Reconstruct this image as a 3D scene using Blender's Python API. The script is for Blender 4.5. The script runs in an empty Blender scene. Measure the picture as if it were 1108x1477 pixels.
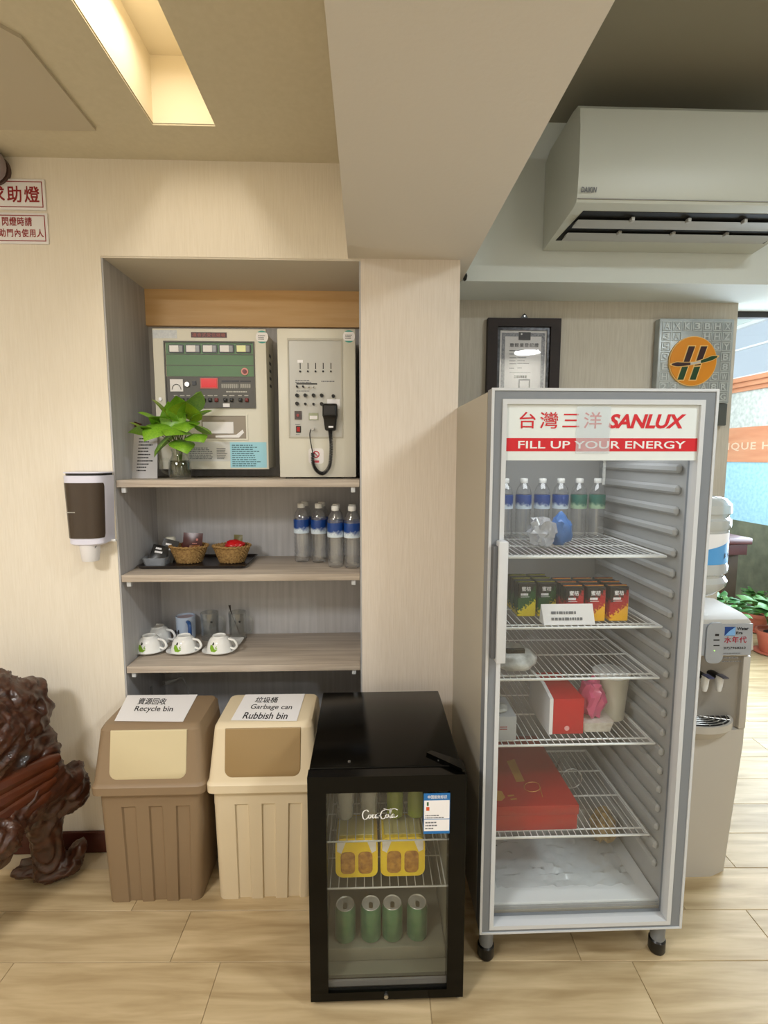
import bpy, bmesh, math, random
from mathutils import Vector, Matrix, noise
C = bpy.context.scene
COL = C.collection
PI = math.pi
random.seed(7)
# ------------------------------------------------------------------ camera
F, YAW, PITCH, ROLL, H = 740.0, .0343, .1098, .0007, 1.54
fw = Vector((math.sin(YAW)*math.cos(PITCH), math.cos(YAW)*math.cos(PITCH), -math.sin(PITCH)))
rt = Vector((math.cos(YAW), -math.sin(YAW), 0)); up = rt.cross(fw)
rt, up = math.cos(ROLL)*rt+math.sin(ROLL)*up, math.cos(ROLL)*up-math.sin(ROLL)*rt
cd = bpy.data.cameras.new('camera'); cam = bpy.data.objects.new('camera', cd); COL.objects.link(cam)
cd.sensor_fit = 'VERTICAL'; cd.sensor_height = 36; cd.lens = F/1477*36; cd.clip_start = .02
cam.matrix_world = Matrix(((rt.x, up.x, -fw.x, 0), (rt.y, up.y, -fw.y, 0), (rt.z, up.z, -fw.z, H), (0, 0, 0, 1)))
C.camera = cam
# ------------------------------------------------------------------ world, lights, exposure
C.view_settings.view_transform = 'Standard'; C.view_settings.look = 'None'
C.view_settings.gamma = 1; C.view_settings.exposure = .45; C.view_settings.use_curve_mapping = False
wd = bpy.data.worlds.new('world'); C.world = wd; wd.use_nodes = True
wd.node_tree.nodes['Background'].inputs[0].default_value = (.70, .85, 1, 1)
wd.node_tree.nodes['Background'].inputs[1].default_value = .72
def area(name, loc, rot, sx, sy, power, col, spread=PI):
    l = bpy.data.lights.new(name, 'AREA'); l.shape = 'ELLIPSE' if name == 'ceiling_lamp_rear' else 'RECTANGLE'; l.size = sx; l.size_y = sy
    l.energy = power; l.color = col; l.spread = spread
    o = bpy.data.objects.new(name, l); COL.objects.link(o); o.location = loc; o.rotation_euler = rot
    return o
area('ceiling_lamp_left', (-1.35, -.35, 2.50), (0, 0, 0), .5, .5, 38, (1, 1, .99))
area('ceiling_lamp_right', (1.75, .25, 2.79), (0, 0, 0), .5, .25, 24, (.90, .98, 1))
area('ceiling_lamp_rear', (1.97, -1.70, 2.79), (0, 0, 0), .3, .3, 22, (.94, .99, 1))
area('cove_lamp', (-.55, .75, 2.70), (0, 0, 0), .08, 1.6, 4.6, (1, .92, .78))
area('fridge_fill', (.637, 1.62, 1.655), (0, 0, 0), .42, .2, 1.05, (.95, .98, 1))  # unseen lamp added under the fridge top to brighten the contents
area('window_daylight', (3.62, 3.7, 1.6), (0, math.radians(90), 0), 1.6, 1.9, 115, (.72, .86, 1), math.radians(130))
area('lounge_fill', (2.75, 4.0, 2.86), (0, 0, 0), 1.2, 1.2, 20, (.95, .98, 1))  # added overhead fill without a fixture, brightens the lounge walls and floor

# ------------------------------------------------------------------ helpers
def lin(v):
    v /= 255.0
    return v/12.92 if v <= .04045 else ((v+.055)/1.055)**2.4
def rgb(r, g, b): return (lin(r), lin(g), lin(b), 1)
def at(px, py, X=None, Y=None, Z=None):          # photo pixel (1108x1477) onto a plane of the room
    d = fw + rt*((px-554)/F) - up*((py-738.5)/F)
    o = Vector((0, 0, H))
    t = X/d.x if X is not None else (Y/d.y if Y is not None else (Z-H)/d.z)
    return o+d*t
def rect(x0, y0, x1, y1, Y):
    a, b, c, d = at(x0, y0, Y=Y), at(x1, y0, Y=Y), at(x0, y1, Y=Y), at(x1, y1, Y=Y)
    return ((a.x+c.x)/2, (b.x+d.x)/2, (c.z+d.z)/2, (a.z+b.z)/2)

MATS = {}
def mat(name, col, rough=.5, metal=0., var=None, scale=(1, 1, 1), amt=.5, bump=0., rnd=0., detail=4, spec=.5, coat=0., emit=0., nscale=1., dist=0.):
    if name in MATS: return MATS[name]
    m = bpy.data.materials.new(name); m.use_nodes = True; nt = m.node_tree; b = nt.nodes['Principled BSDF']
    b.inputs['Roughness'].default_value = rough; b.inputs['Metallic'].default_value = metal
    b.inputs['Specular IOR Level'].default_value = spec; b.inputs['Coat Weight'].default_value = coat
    b.inputs['Base Color'].default_value = col
    if emit:
        b.inputs['Emission Color'].default_value = col; b.inputs['Emission Strength'].default_value = emit
    if var is not None or bump:
        tc = nt.nodes.new('ShaderNodeTexCoord'); mp = nt.nodes.new('ShaderNodeMapping'); mp.inputs['Scale'].default_value = scale
        nt.links.new(tc.outputs['Object'], mp.inputs['Vector'])
        nz = nt.nodes.new('ShaderNodeTexNoise'); nz.inputs['Scale'].default_value = nscale; nz.inputs['Detail'].default_value = detail
        nz.inputs['Distortion'].default_value = dist
        src = mp.outputs['Vector']
        if rnd:
            oi = nt.nodes.new('ShaderNodeObjectInfo'); mu = nt.nodes.new('ShaderNodeMath'); mu.operation = 'MULTIPLY'; mu.inputs[1].default_value = 37
            nt.links.new(oi.outputs['Random'], mu.inputs[0])
            ad = nt.nodes.new('ShaderNodeVectorMath'); ad.operation = 'ADD'
            nt.links.new(src, ad.inputs[0]); nt.links.new(mu.outputs[0], ad.inputs[1]); src = ad.outputs[0]
        nt.links.new(src, nz.inputs['Vector'])
        if var is not None:
            rp = nt.nodes.new('ShaderNodeValToRGB'); rp.color_ramp.elements[0].position = .5-amt/2; rp.color_ramp.elements[1].position = .5+amt/2
            rp.color_ramp.elements[0].color = var; rp.color_ramp.elements[1].color = col
            nt.links.new(nz.outputs['Fac'], rp.inputs['Fac']); out = rp.outputs['Color']
            if rnd:
                hs = nt.nodes.new('ShaderNodeHueSaturation'); ma = nt.nodes.new('ShaderNodeMapRange')
                ma.inputs['To Min'].default_value = 1-rnd; ma.inputs['To Max'].default_value = 1+rnd
                nt.links.new(oi.outputs['Random'], ma.inputs['Value']); nt.links.new(ma.outputs[0], hs.inputs['Value'])
                nt.links.new(out, hs.inputs['Color']); out = hs.outputs['Color']
            nt.links.new(out, b.inputs['Base Color'])
        if bump:
            bp = nt.nodes.new('ShaderNodeBump'); bp.inputs['Strength'].default_value = bump; bp.inputs['Distance'].default_value = .004
            nt.links.new(nz.outputs['Fac'], bp.inputs['Height']); nt.links.new(bp.outputs['Normal'], b.inputs['Normal'])
    MATS[name] = m
    return m
def clear(name, tint=(1, 1, 1, 1), rough=.02, refl=1.0, haze=0., hazecol=(.8, .8, .8, 1), base=0.):
    if name in MATS: return MATS[name]
    m = bpy.data.materials.new(name); m.use_nodes = True; nt = m.node_tree; nt.nodes.clear()
    o = nt.nodes.new('ShaderNodeOutputMaterial'); t = nt.nodes.new('ShaderNodeBsdfTransparent'); g = nt.nodes.new('ShaderNodeBsdfGlossy')
    t.inputs[0].default_value = tint; g.inputs['Roughness'].default_value = rough
    fr = nt.nodes.new('ShaderNodeFresnel'); gm = nt.nodes.new('ShaderNodeNewGeometry')
    io = nt.nodes.new('ShaderNodeMath'); io.operation = 'MULTIPLY_ADD'; io.inputs[1].default_value = 1/1.5-1.5; io.inputs[2].default_value = 1.5   # same reflectance on both faces of a thin wall
    nt.links.new(gm.outputs['Backfacing'], io.inputs[0]); nt.links.new(io.outputs[0], fr.inputs['IOR'])
    mu = nt.nodes.new('ShaderNodeMath'); mu.operation = 'MULTIPLY_ADD'; mu.inputs[1].default_value = refl; mu.inputs[2].default_value = base; mu.use_clamp = True
    nt.links.new(fr.outputs[0], mu.inputs[0])
    mx = nt.nodes.new('ShaderNodeMixShader'); nt.links.new(mu.outputs[0], mx.inputs[0])
    src = t.outputs[0]
    if haze:
        d = nt.nodes.new('ShaderNodeBsdfDiffuse'); d.inputs[0].default_value = hazecol
        m2 = nt.nodes.new('ShaderNodeMixShader'); m2.inputs[0].default_value = haze
        nt.links.new(t.outputs[0], m2.inputs[1]); nt.links.new(d.outputs[0], m2.inputs[2]); src = m2.outputs[0]
    nt.links.new(src, mx.inputs[1]); nt.links.new(g.outputs[0], mx.inputs[2]); nt.links.new(mx.outputs[0], o.inputs[0])
    MATS[name] = m
    return m

LOC = {}
def finish(me, ang=35):
    n = len(me.polygons); me.polygons.foreach_set('use_smooth', [True]*n); me.set_sharp_from_angle(angle=math.radians(ang))
def obj(name, bm, m, parent=None, origin=None, ang=35, **tags):
    base = LOC[parent.name] if parent else Vector(origin or (0, 0, 0))
    if isinstance(bm, bmesh.types.BMesh):
        me = bpy.data.meshes.new(name); bm.to_mesh(me); bm.free()
    else: me = bm
    me.transform(Matrix.Translation(-base)); me.materials.clear(); me.materials.append(m); finish(me, ang)
    o = bpy.data.objects.new(name, me); COL.objects.link(o)
    if parent: o.parent = parent
    else: o.location = base
    LOC[o.name] = base
    for k, v in tags.items(): o[k] = v
    return o
def thing(name, label, cat, loc, group=None):
    o = bpy.data.objects.new(name, None); COL.objects.link(o); o.location = loc; o.empty_display_size = .05
    o['label'] = label; o['category'] = cat
    if group: o['group'] = group
    LOC[o.name] = Vector(loc)
    return o
def solo(name, bm, m, label, cat, origin, group=None, ang=35):
    o = obj(name, bm, m, None, origin, ang, label=label, category=cat)
    if group: o['group'] = group
    return o
def struct(name, bm, m, parent=None, ang=35):
    o = obj(name, bm, m, parent, None, ang)
    if not parent: o['kind'] = 'structure'
    return o
def copy_tree(o, loc=None, label=None, rz=None, parent=None):
    c = o.copy(); COL.objects.link(c)
    if parent: c.parent = parent
    for ch in list(o.children): copy_tree(ch, parent=c)
    if loc is not None: c.location = loc
    if label: c['label'] = label
    if rz is not None: c.rotation_euler.z = rz
    return c
def B(): return bmesh.new()
def bx(bm, x0, x1, y0, y1, z0, z1, b=0, s=2):
    r = bmesh.ops.create_cube(bm, size=1); vs = r['verts']
    for v in vs: v.co = Vector(((x0+x1)/2+v.co.x*(x1-x0), (y0+y1)/2+v.co.y*(y1-y0), (z0+z1)/2+v.co.z*(z1-z0)))
    if b:
        es = list({e for v in vs for e in v.link_edges})
        bmesh.ops.bevel(bm, geom=es, offset=b, segments=s, profile=.5, affect='EDGES')
    return bm
def box(*a, **k): return bx(B(), *a, **k)
def rings(bm, rs, closed=True, cap0=True, cap1=True):
    V = [[bm.verts.new(p) for p in r] for r in rs]; n = len(V[0])
    for a, b in zip(V, V[1:]):
        for i in range(n if closed else n-1):
            j = (i+1) % n
            bm.faces.new((a[i], a[j], b[j], b[i]))
    if closed and cap0: bm.faces.new(V[0][::-1])
    if closed and cap1: bm.faces.new(V[-1])
    return bm
def lathe(bm, prof, cx, cy, z0=0, n=24, cap0=True, cap1=True, f=None):
    rs = []
    for k, (r, z) in enumerate(prof):
        rs.append([(cx+(r+(f(k, i) if f else 0))*math.cos(2*PI*i/n), cy+(r+(f(k, i) if f else 0))*math.sin(2*PI*i/n), z0+z) for i in range(n)])
    return rings(bm, rs, True, cap0, cap1)
def tube(bm, pts, r, n=8, closed=False):
    pts = [Vector(p) for p in pts]; rs = []; u = None; m = len(pts)
    for i, p in enumerate(pts):
        if closed: t = pts[(i+1) % m]-pts[i-1]
        else: t = pts[min(i+1, m-1)]-pts[max(i-1, 0)]
        t.normalize()
        if u is None: u = t.orthogonal().normalized()
        else:
            u = u-t*u.dot(t); u = u.normalized() if u.length > 1e-6 else t.orthogonal().normalized()
        w = t.cross(u); rr = r[i] if isinstance(r, (list, tuple)) else r
        rs.append([p+u*rr*math.cos(2*PI*k/n)+w*rr*math.sin(2*PI*k/n) for k in range(n)])
    if closed: rs.append(rs[0])
    return rings(bm, rs, True, not closed, not closed)
def cyl(bm, a, b, r0, r1=None, n=16): return tube(bm, [a, b], [r0, r0 if r1 is None else r1], n)
def sph(bm, c, rx, ry=None, rz=None, sub=2, rot=None):
    r = bmesh.ops.create_icosphere(bm, subdivisions=sub, radius=1)
    M = Matrix.Translation(c) @ (rot or Matrix()) @ Matrix.Diagonal((rx, ry or rx, rz or rx, 1))
    bmesh.ops.transform(bm, matrix=M, verts=r['verts']); return bm
def prism(bm, poly, axis, a, b):
    def P(u, v, w): return {'x': (w, u, v), 'y': (u, w, v), 'z': (u, v, w)}[axis]
    return rings(bm, [[P(u, v, a) for u, v in poly], [P(u, v, b) for u, v in poly]])
def rrect(x0, x1, z0, z1, r, n=4):
    out = []
    for cx, cz, a0 in ((x1-r, z1-r, 0), (x0+r, z1-r, 90), (x0+r, z0+r, 180), (x1-r, z0+r, 270)):
        for k in range(n+1):
            a = math.radians(a0+90*k/n); out.append((cx+r*math.cos(a), cz+r*math.sin(a)))
    return out
def frame(bm, o, i, y0, y1):                     # rectangular ring in the XZ plane, o and i are (x0,x1,z0,z1)
    q = lambda r, y: [(r[0], y, r[2]), (r[1], y, r[2]), (r[1], y, r[3]), (r[0], y, r[3])]
    return rings(bm, [q(o, y0), q(i, y0), q(i, y1), q(o, y1), q(o, y0)], True, False, False)
def openbox(bm, x0, x1, y0, y1, z0, z1, t, tb=None):   # box open towards -Y with wall thickness t
    q = lambda a, b, c, d, y: [(a, y, c), (b, y, c), (b, y, d), (a, y, d)]
    tb = tb or t
    return rings(bm, [q(x0, x1, z0, z1, y1), q(x0, x1, z0, z1, y0), q(x0+t, x1-t, z0+t, z1-t, y0), q(x0+t, x1-t, z0+t, z1-t, y1-tb)])
def tomesh(body, bold=0., shear=0., res=3, spacing=1., align='LEFT', line=1.):
    cjk = any(ord(c) > 0x2e80 for c in body); heavy = bold if cjk else 0   # dense characters are thickened by overprinting
    cu = bpy.data.curves.new('text', 'FONT'); cu.body = body; cu.offset = 0 if cjk else bold; cu.shear = shear; cu.resolution_u = res
    cu.space_character = spacing; cu.align_x = align; cu.space_line = line; cu.fill_mode = 'FRONT'
    o = bpy.data.objects.new('text', cu); COL.objects.link(o)
    dg = bpy.context.evaluated_depsgraph_get(); me = bpy.data.meshes.new_from_object(o.evaluated_get(dg))
    bpy.data.objects.remove(o); bpy.data.curves.remove(cu)
    if heavy:
        b = bmesh.new()
        for k, (dx, dy) in enumerate(((-1, -1), (1, -1), (-1, 1), (1, 1))):
            b.from_mesh(me)
            b.verts.ensure_lookup_table()
            for v in b.verts[-len(me.vertices):]: v.co.x += dx*heavy*.6; v.co.y += dy*heavy*.6; v.co.z = .00006*k
        b.to_mesh(me); b.free()
    return me
def onquad(me, O, U, V):                         # fit a flat mesh to the parallelogram O, O+U, O+V
    O, U, V = Vector(O), Vector(U), Vector(V)
    xs = [v.co.x for v in me.vertices]; ys = [v.co.y for v in me.vertices]
    if not xs: return me
    ax, bx_, ay, by = min(xs), max(xs), min(ys), max(ys)
    N = U.cross(V).normalized()
    for v in me.vertices:
        v.co = N*v.co.z+O+U*((v.co.x-ax)/max(1e-6, bx_-ax))+V*((v.co.y-ay)/max(1e-6, by-ay))
    return me
def text(parent, body, m, O, U, V, **k):
    return obj('lettering', onquad(tomesh(body, **k), O, U, V), m, parent)
def ftext(parent, body, m, r, y, **k):           # on a face looking towards -Y; r = (x0,x1,z0,z1)
    return text(parent, body, m, (r[0], y, r[2]), (r[1]-r[0], 0, 0), (0, 0, r[3]-r[2]), **k)
def quad(bm, O, U, V, u0, u1, v0, v1):
    O, U, V = Vector(O), Vector(U), Vector(V)
    bm.faces.new([bm.verts.new(O+U*a+V*b) for a, b in ((u0, v0), (u1, v0), (u1, v1), (u0, v1))])
def fine(parent, m, O, U, V, rows, seed=1, hgt=.45, fill=.85, gap=.25):   # lines of print too small to read
    rd = random.Random(seed); bm = B()
    for i in range(rows):
        v = 1-(i+1)/rows; u = 0; end = fill*(.6+.4*rd.random())
        while u < end:
            w = .03+.1*rd.random(); quad(bm, O, U, V, u, min(u+w, 1), v, v+hgt/rows); u += w+gap*.08
    return obj('fine_print', bm, m, parent)
def ffine(parent, m, r, y, rows, **k):
    return fine(parent, m, (r[0], y, r[2]), (r[1]-r[0], 0, 0), (0, 0, r[3]-r[2]), rows, **k)
def plate(parent, name, m, r, y, t=.0008, rad=None):
    if rad: return obj(name, prism(B(), rrect(*r, rad), 'y', y, y-t), m, parent)
    return obj(name, box(r[0], r[1], y-t, y, r[2], r[3]), m, parent)
def disc(bm, x, y, z, r, t=.002, n=24): return cyl(bm, (x, y, z), (x, y-t, z), r, None, n)

# ------------------------------------------------------------------ materials
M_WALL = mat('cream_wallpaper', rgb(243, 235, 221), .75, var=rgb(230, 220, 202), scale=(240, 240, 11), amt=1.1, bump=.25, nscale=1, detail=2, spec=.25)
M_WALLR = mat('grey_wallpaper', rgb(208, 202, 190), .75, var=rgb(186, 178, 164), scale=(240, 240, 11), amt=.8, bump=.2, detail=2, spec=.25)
M_CEIL = mat('ceiling_paint', rgb(216, 207, 184), .85, var=rgb(210, 201, 177), nscale=60, bump=.08, spec=.2)
M_BEAM = mat('beam_paint', rgb(216, 207, 192), .85, bump=.08, nscale=70, spec=.2)
M_WHITEP = mat('white_wall_paint', rgb(214, 219, 215), .85, bump=.06, nscale=80, spec=.2)
M_LAMV = mat('grey_oak_laminate_upright', rgb(192, 191, 193), .6, var=rgb(168, 167, 169), scale=(60, 60, 3), amt=.5, bump=.08)
M_LAMH = mat('grey_oak_laminate', rgb(204, 192, 178), .5, var=rgb(166, 152, 138), scale=(3, 55, 55), amt=.45, bump=.06, dist=.6)
M_PINE = mat('honey_pine', rgb(238, 200, 146), .5, var=rgb(224, 178, 120), scale=(3, 40, 40), amt=.5)
M_GROUT = mat('floor_grout', rgb(176, 158, 128), .8)
M_PLANK = mat('wood_look_floor_tile', rgb(210, 188, 150), .4, spec=.3, var=rgb(156, 132, 94), scale=(2.2, 22, 1), amt=.5, bump=.05, rnd=.05, detail=6, dist=.35, nscale=1.3)
M_SKIRT = mat('dark_red_skirting', rgb(72, 30, 20), .35)
M_BLACK = mat('black_plastic', rgb(14, 13, 13), .35)
M_BLACKG = mat('black_gloss', rgb(4, 4, 3), .14, spec=.22, bump=.05, nscale=300)
M_WHITE = mat('white_plastic', rgb(235, 235, 235), .35)
M_PAPER = mat('white_paper', rgb(240, 238, 240), .8)
M_INK = mat('black_ink', rgb(28, 26, 28), .7)
M_GREYINK = mat('grey_ink', rgb(110, 112, 118), .7)
M_RED = mat('red_print', rgb(205, 18, 34), .5)
M_DKRED = mat('dark_red_print', rgb(150, 30, 34), .5)
M_STEEL = mat('brushed_steel', rgb(190, 190, 190), .3, 1.)
M_GREY = mat('door_grey', rgb(126, 131, 138), .4)
M_LGREY = mat('light_grey_trim', rgb(205, 208, 212), .4)
M_TAUPE = mat('taupe_side_panel', rgb(174, 167, 152), .38)
M_CERAM = mat('white_glazed_ceramic', rgb(240, 240, 238), .12)
M_GLASS = clear('clear_glass', (.975, .985, .98, 1), .02, 1.2, .01)
M_WATER = clear('bottle_plastic', (.97, .98, .99, 1), .06, 2.6, .05, base=.03)
M_LEAF = mat('pothos_leaf', rgb(150, 196, 56), .35, var=rgb(84, 142, 34), nscale=22, amt=.7)
M_LEAFY = mat('young_pothos_leaf', rgb(168, 190, 52), .35, var=rgb(110, 160, 40), nscale=25, amt=.7)
M_STEM = mat('green_stem', rgb(88, 110, 40), .5)

# ------------------------------------------------------------------ structure: near room
YW, NX0, NX1, NB, NT = 1.893, -.917, -.018, 2.25, 2.226
bm = B()
bx(bm, -2.6, NX0, YW, NB+.1, 0, 2.62)
wl = struct('wall_left', bm, M_WALL)
struct('wall_over_alcove', box(NX0, NX1, YW, NB+.1, NT, 2.62), M_WALL)
struct('wall_pillar', box(NX1, .335, YW, NB+.1, 0, 2.85), mat('pillar_wallpaper', rgb(236, 226, 215), .75, var=rgb(222, 210, 196), scale=(240, 240, 11), amt=.8, bump=.2, detail=2, spec=.25))
al = struct('wall_alcove', box(NX0, NX1, NB, NB+.1, 0, NT), M_LAMV)
struct('side_panel', box(NX0, NX0+.006, YW+.002, NB, 0, NT-.006), M_LAMV, al)
struct('side_panel', box(NX1-.006, NX1, YW+.002, NB, 0, NT-.006), M_LAMV, al)
struct('top_panel', box(NX0, NX1, YW+.002, NB, NT-.006, NT), M_BEAM, al)
struct('pine_lintel', box(NX0+.006, NX1-.006, NB-.02, NB, 2.075, NT-.006), M_PINE, al)
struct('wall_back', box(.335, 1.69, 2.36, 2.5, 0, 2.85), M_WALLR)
struct('wall_bulkhead', box(.335, 3.7, 2.11, 2.5, 2.228, 2.85), M_WHITEP)
struct('ceiling_beam', box(-.062, .38, -2.0, 2.13, 2.228, 2.85), M_BEAM)
# left ceiling with the light slot
SX0, SX1, SY0, SY1 = -.648, -.458, -.3, 1.706
q = lambda a, b, c, d, z: [(a, c, z), (b, c, z), (b, d, z), (a, d, z)]
ce = struct('ceiling', rings(B(), [q(-2.6, -.06, -2.0, 1.9, 2.54), q(SX0, SX1, SY0, SY1, 2.54), q(SX0, SX1, SY0, SY1, 2.74), q(-2.6, -.06, -2.0, 1.9, 2.74)], True, False, False), M_CEIL)
struct('slot_lining', rings(B(), [q(SX0+.002, SX1-.002, SY0+.002, SY1-.002, 2.545), q(SX0+.002, SX1-.002, SY0+.002, SY1-.002, 2.735)], True, False, True), mat('slot_paint', rgb(238, 226, 200), .8), ce)
struct('access_panel', prism(B(), [(-1.5, 1.735), (-.828, 1.727), (-.823, 1.375), (-.86, 1.33), (-1.5, 1.33)], 'z', 2.531, 2.541), mat('hatch_paint', rgb(196, 186, 166), .85), ce)
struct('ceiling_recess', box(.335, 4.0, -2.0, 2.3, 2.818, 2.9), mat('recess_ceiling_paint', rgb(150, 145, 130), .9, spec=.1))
struct('baseboard_left', box(-2.6, NX0, YW-.014, YW, 0, .085, b=.003), M_SKIRT)
# walls behind the photographer
struct('wall_side', box(-2.7, -2.6, -2.0, 2.0, 0, 2.6), M_WALL)
struct('wall_front', box(-2.7, 4.0, -2.1, -2.0, 0, 2.9), M_WALL)
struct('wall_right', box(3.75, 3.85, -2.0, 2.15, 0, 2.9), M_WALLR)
# floor: base slab plus planks
fl = struct('floor', box(-2.7, 4.0, -2.1, 6.2, -.06, -.003), M_GROUT)
pm = bpy.data.meshes.new('plank'); b_ = B(); bx(b_, -.3142, .3142, -.0882, .0882, -.012, 0, b=.0012, s=1); b_.to_mesh(pm); b_.free(); pm.materials.append(M_PLANK); finish(pm)
FR = Matrix.Rotation(-.031, 4, 'Z'); FO = Vector((-.605, 1.43, 0)); offs = {0: 0, -1: .155, 1: -.205, 2: .09, -2: .31, 3: -.1, 4: .22}
for row in range(-4, 20):
    off = offs.get(row, random.uniform(-.3, .3))
    for k in range(-4, 9):
        p = FO+FR @ Vector((off+.6300*k+.315, .178*row+.089, 0))
        if p.y < 2.15 and not (-2.2 < p.x < 2.9): continue
        if p.y >= 2.15 and not (1.45 < p.x < 3.42): continue
        if p.y < .75 or p.y > 5.4 or (p.y > 1.75 and p.x < .9): continue
        o = bpy.data.objects.new('plank', pm); COL.objects.link(o); o.parent = fl; o.location = p; o.rotation_euler.z = -.031+random.choice((0, PI))
# ------------------------------------------------------------------ structure: bright lounge through the opening
XW = 3.7
M_ORW = mat('orange_wood', rgb(214, 150, 112), .45, var=rgb(190, 116, 80), scale=(20, 2, 20), amt=.6)
M_MARB = mat('pale_marble', rgb(214, 212, 204), .5, var=rgb(166, 166, 160), nscale=26, amt=.5)
M_BLUE = mat('pale_blue_stone', rgb(176, 212, 226), .6, var=rgb(142, 186, 206), nscale=30, amt=.5)
wr = struct('wall_lounge', box(XW, XW+.1, 2.5, 6.2, .9, 1.478), M_BLUE)
struct('stone_base', box(XW, XW+.1, 2.5, 6.2, 0, .9), mat('mossy_stone', rgb(120, 118, 96), .8, var=rgb(70, 74, 58), nscale=9, amt=.8), wr)
struct('marble_course', box(XW, XW+.1, 2.5, 6.2, 1.816, 2.164), M_MARB, wr)
struct('sign_band', box(XW-.01, XW+.1, 2.5, 6.2, 1.478, 1.816), M_ORW, wr)
for k, (z0, z1, d) in enumerate(((2.164, 2.205, .02), (2.205, 2.25, .045), (2.25, 2.293, .07))):
    struct('cornice_board', box(XW-d, XW+.1, 2.5, 6.2, z0, z1, b=.004), M_ORW, wr)
struct('header', box(XW, XW+.1, 2.5, 6.2, 2.83, 3.1), M_WHITEP, wr)
w1 = struct('window_1', frame(B(), (0, 1, 0, 1), (.1, .9, .1, .9), 0, 1), M_WHITE)
w1.data.clear_geometry(); b_ = B()
for y in (2.5, 4.2, 6.16): bx(b_, XW+.01, XW+.06, y, y+.03, 2.293, 2.83)
bx(b_, XW+.01, XW+.06, 2.5, 6.2, 2.293, 2.32); bx(b_, XW+.01, XW+.06, 2.5, 6.2, 2.80, 2.83); bx(b_, XW+.02, XW+.05, 2.5, 6.2, 2.585, 2.60)
bmesh.ops.remove_doubles(b_, verts=b_.verts, dist=1e-5); b_.to_mesh(w1.data); b_.free()
struct('pane', box(XW+.032, XW+.038, 2.52, 6.18, 2.3, 2.82), M_GLASS, w1)
struct('wall_lounge_end', box(1.69, XW+.1, 6.1, 6.2, 0, 3.1), M_WHITEP)
struct('wall_lounge_side', box(1.6, 1.69, 2.5, 6.1, 0, 3.1), M_WHITEP)
struct('ceiling_lounge', box(1.6, 3.8, 2.5, 6.2, 2.95, 3.1), M_WHITEP)
struct('trim_1', box(1.69, 3.7, 2.49, 2.52, 2.20, 2.228), mat('dark_track', rgb(45, 42, 38), .5))
M_CHAMP = mat('champagne_metal', rgb(232, 196, 168), .3, .4)
text(wr, 'BOUTIQUE HOTEL', M_CHAMP, (XW-.012, 5.62, 1.585), (0, -1.45, 0), (0, 0, .085), bold=.02, res=2, spacing=1.15)

# ------------------------------------------------------------------ shelves in the alcove
def shelf(ztop, label):
    t = thing('alcove_shelf', label, 'shelf', ((NX0+NX1)/2, YW, ztop-.026), 'grey oak boards across the alcove')
    obj('board', box(NX0+.008, NX1-.008, YW+.003, NB-.002, ztop-.026, ztop, b=.0015), M_LAMH, t)
    for x in (NX0+.028, NX1-.032):
        obj('bracket', box(x-.008, x+.008, YW+.014, YW+.03, ztop-.047, ztop-.0262, b=.002), M_LGREY, t)
    return t
shelf(1.450, 'top grey oak shelf carrying the plant jug and speaker cabinet')
shelf(1.098, 'middle grey oak shelf carrying wicker baskets and water bottles')
shelf(.745, 'lowest grey oak shelf carrying upturned cups and mugs')

# ------------------------------------------------------------------ tall display fridge
T = thing('display_fridge', 'tall grey glass-door drinks fridge with red and white header sign', 'fridge', (.637, 1.7, 0))
FX0, FX1, FY = .332, .942, 1.367
obj('cabinet', openbox(B(), FX0, FX1, FY+.052, 2.02, .13, 1.712, .020), M_TAUPE, T)
M_LINER = mat('liner_plastic', rgb(172, 173, 174), .4)
ln = obj('liner', openbox(B(), FX0+.021, FX1-.021, FY+.055, 1.995, .151, 1.691, .008), M_LINER, T)
for z in [.25+.062*k for k in range(22)]:
    for sx in (0, 1):
        x0 = FX1-.047 if sx else FX0+.029
        obj('support_rib', box(x0, x0+.018, 1.45, 1.95, z, z+.026, b=.007, s=1), M_LINER, ln)
obj('liner_step', box(FX0+.030, FX1-.030, 1.70, 1.986, .16, .27, b=.01), M_LINER, ln)
obj('floor_tray', box(FX0+.034, FX1-.034, 1.426, 1.69, .1595, .170, b=.003), mat('white_tray', rgb(236, 240, 244), .25), ln)
GL = (.372, .895, .152, 1.522)
dr = obj('door', frame(B(), (FX0, FX1, .128, 1.716), (.366, .901, .147, 1.682), FY, FY+.048), M_GREY, T)
obj('edge_trim', frame(B(), (FX0-.001, FX1+.001, .127, 1.717), (FX0+.006, FX1-.006, .132, 1.710), FY-.003, FY+.002), M_LGREY, dr)
obj('glass_trim', frame(B(), (.360, .907, .142, 1.688), GL[:2]+(.154, 1.675), FY-.004, FY+.03), M_LGREY, dr)
M_FGL = clear('fridge_glass', (.97, .98, .98, 1), .03, 1.0, .012, (.75, .75, .74, 1))
obj('glass', box(.368, .899, FY+.018, FY+.026, .15, 1.528), M_FGL, dr)
hd = obj('header_sign', box(.370, .897, FY+.004, FY+.014, 1.527, 1.678), mat('sign_white', rgb(226, 232, 232), .25), T)
ys = FY+.0035
obj('red_band', box(.372, .895, ys-.0002, ys+.0006, *rect(729, 632, 1008, 651, FY)[2:]), M_RED, hd)
ftext(hd, '台灣三洋', M_RED, rect(750, 594, 869, 618, FY), ys-.0004, bold=.008, spacing=1.25)
ftext(hd, 'SANLUX', M_RED, rect(879, 597, 991, 618, FY), ys-.0004, bold=.035, shear=.25, spacing=.96)
ftext(hd, 'FILL UP YOUR ENERGY', M_WHITE, rect(748, 636, 990, 647, FY), ys-.0006, bold=.012)
M_TAPE = clear('clear_tape', (.98, .99, 1, 1), .15, 1.2, .2, (.86, .92, .96, 1))
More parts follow.
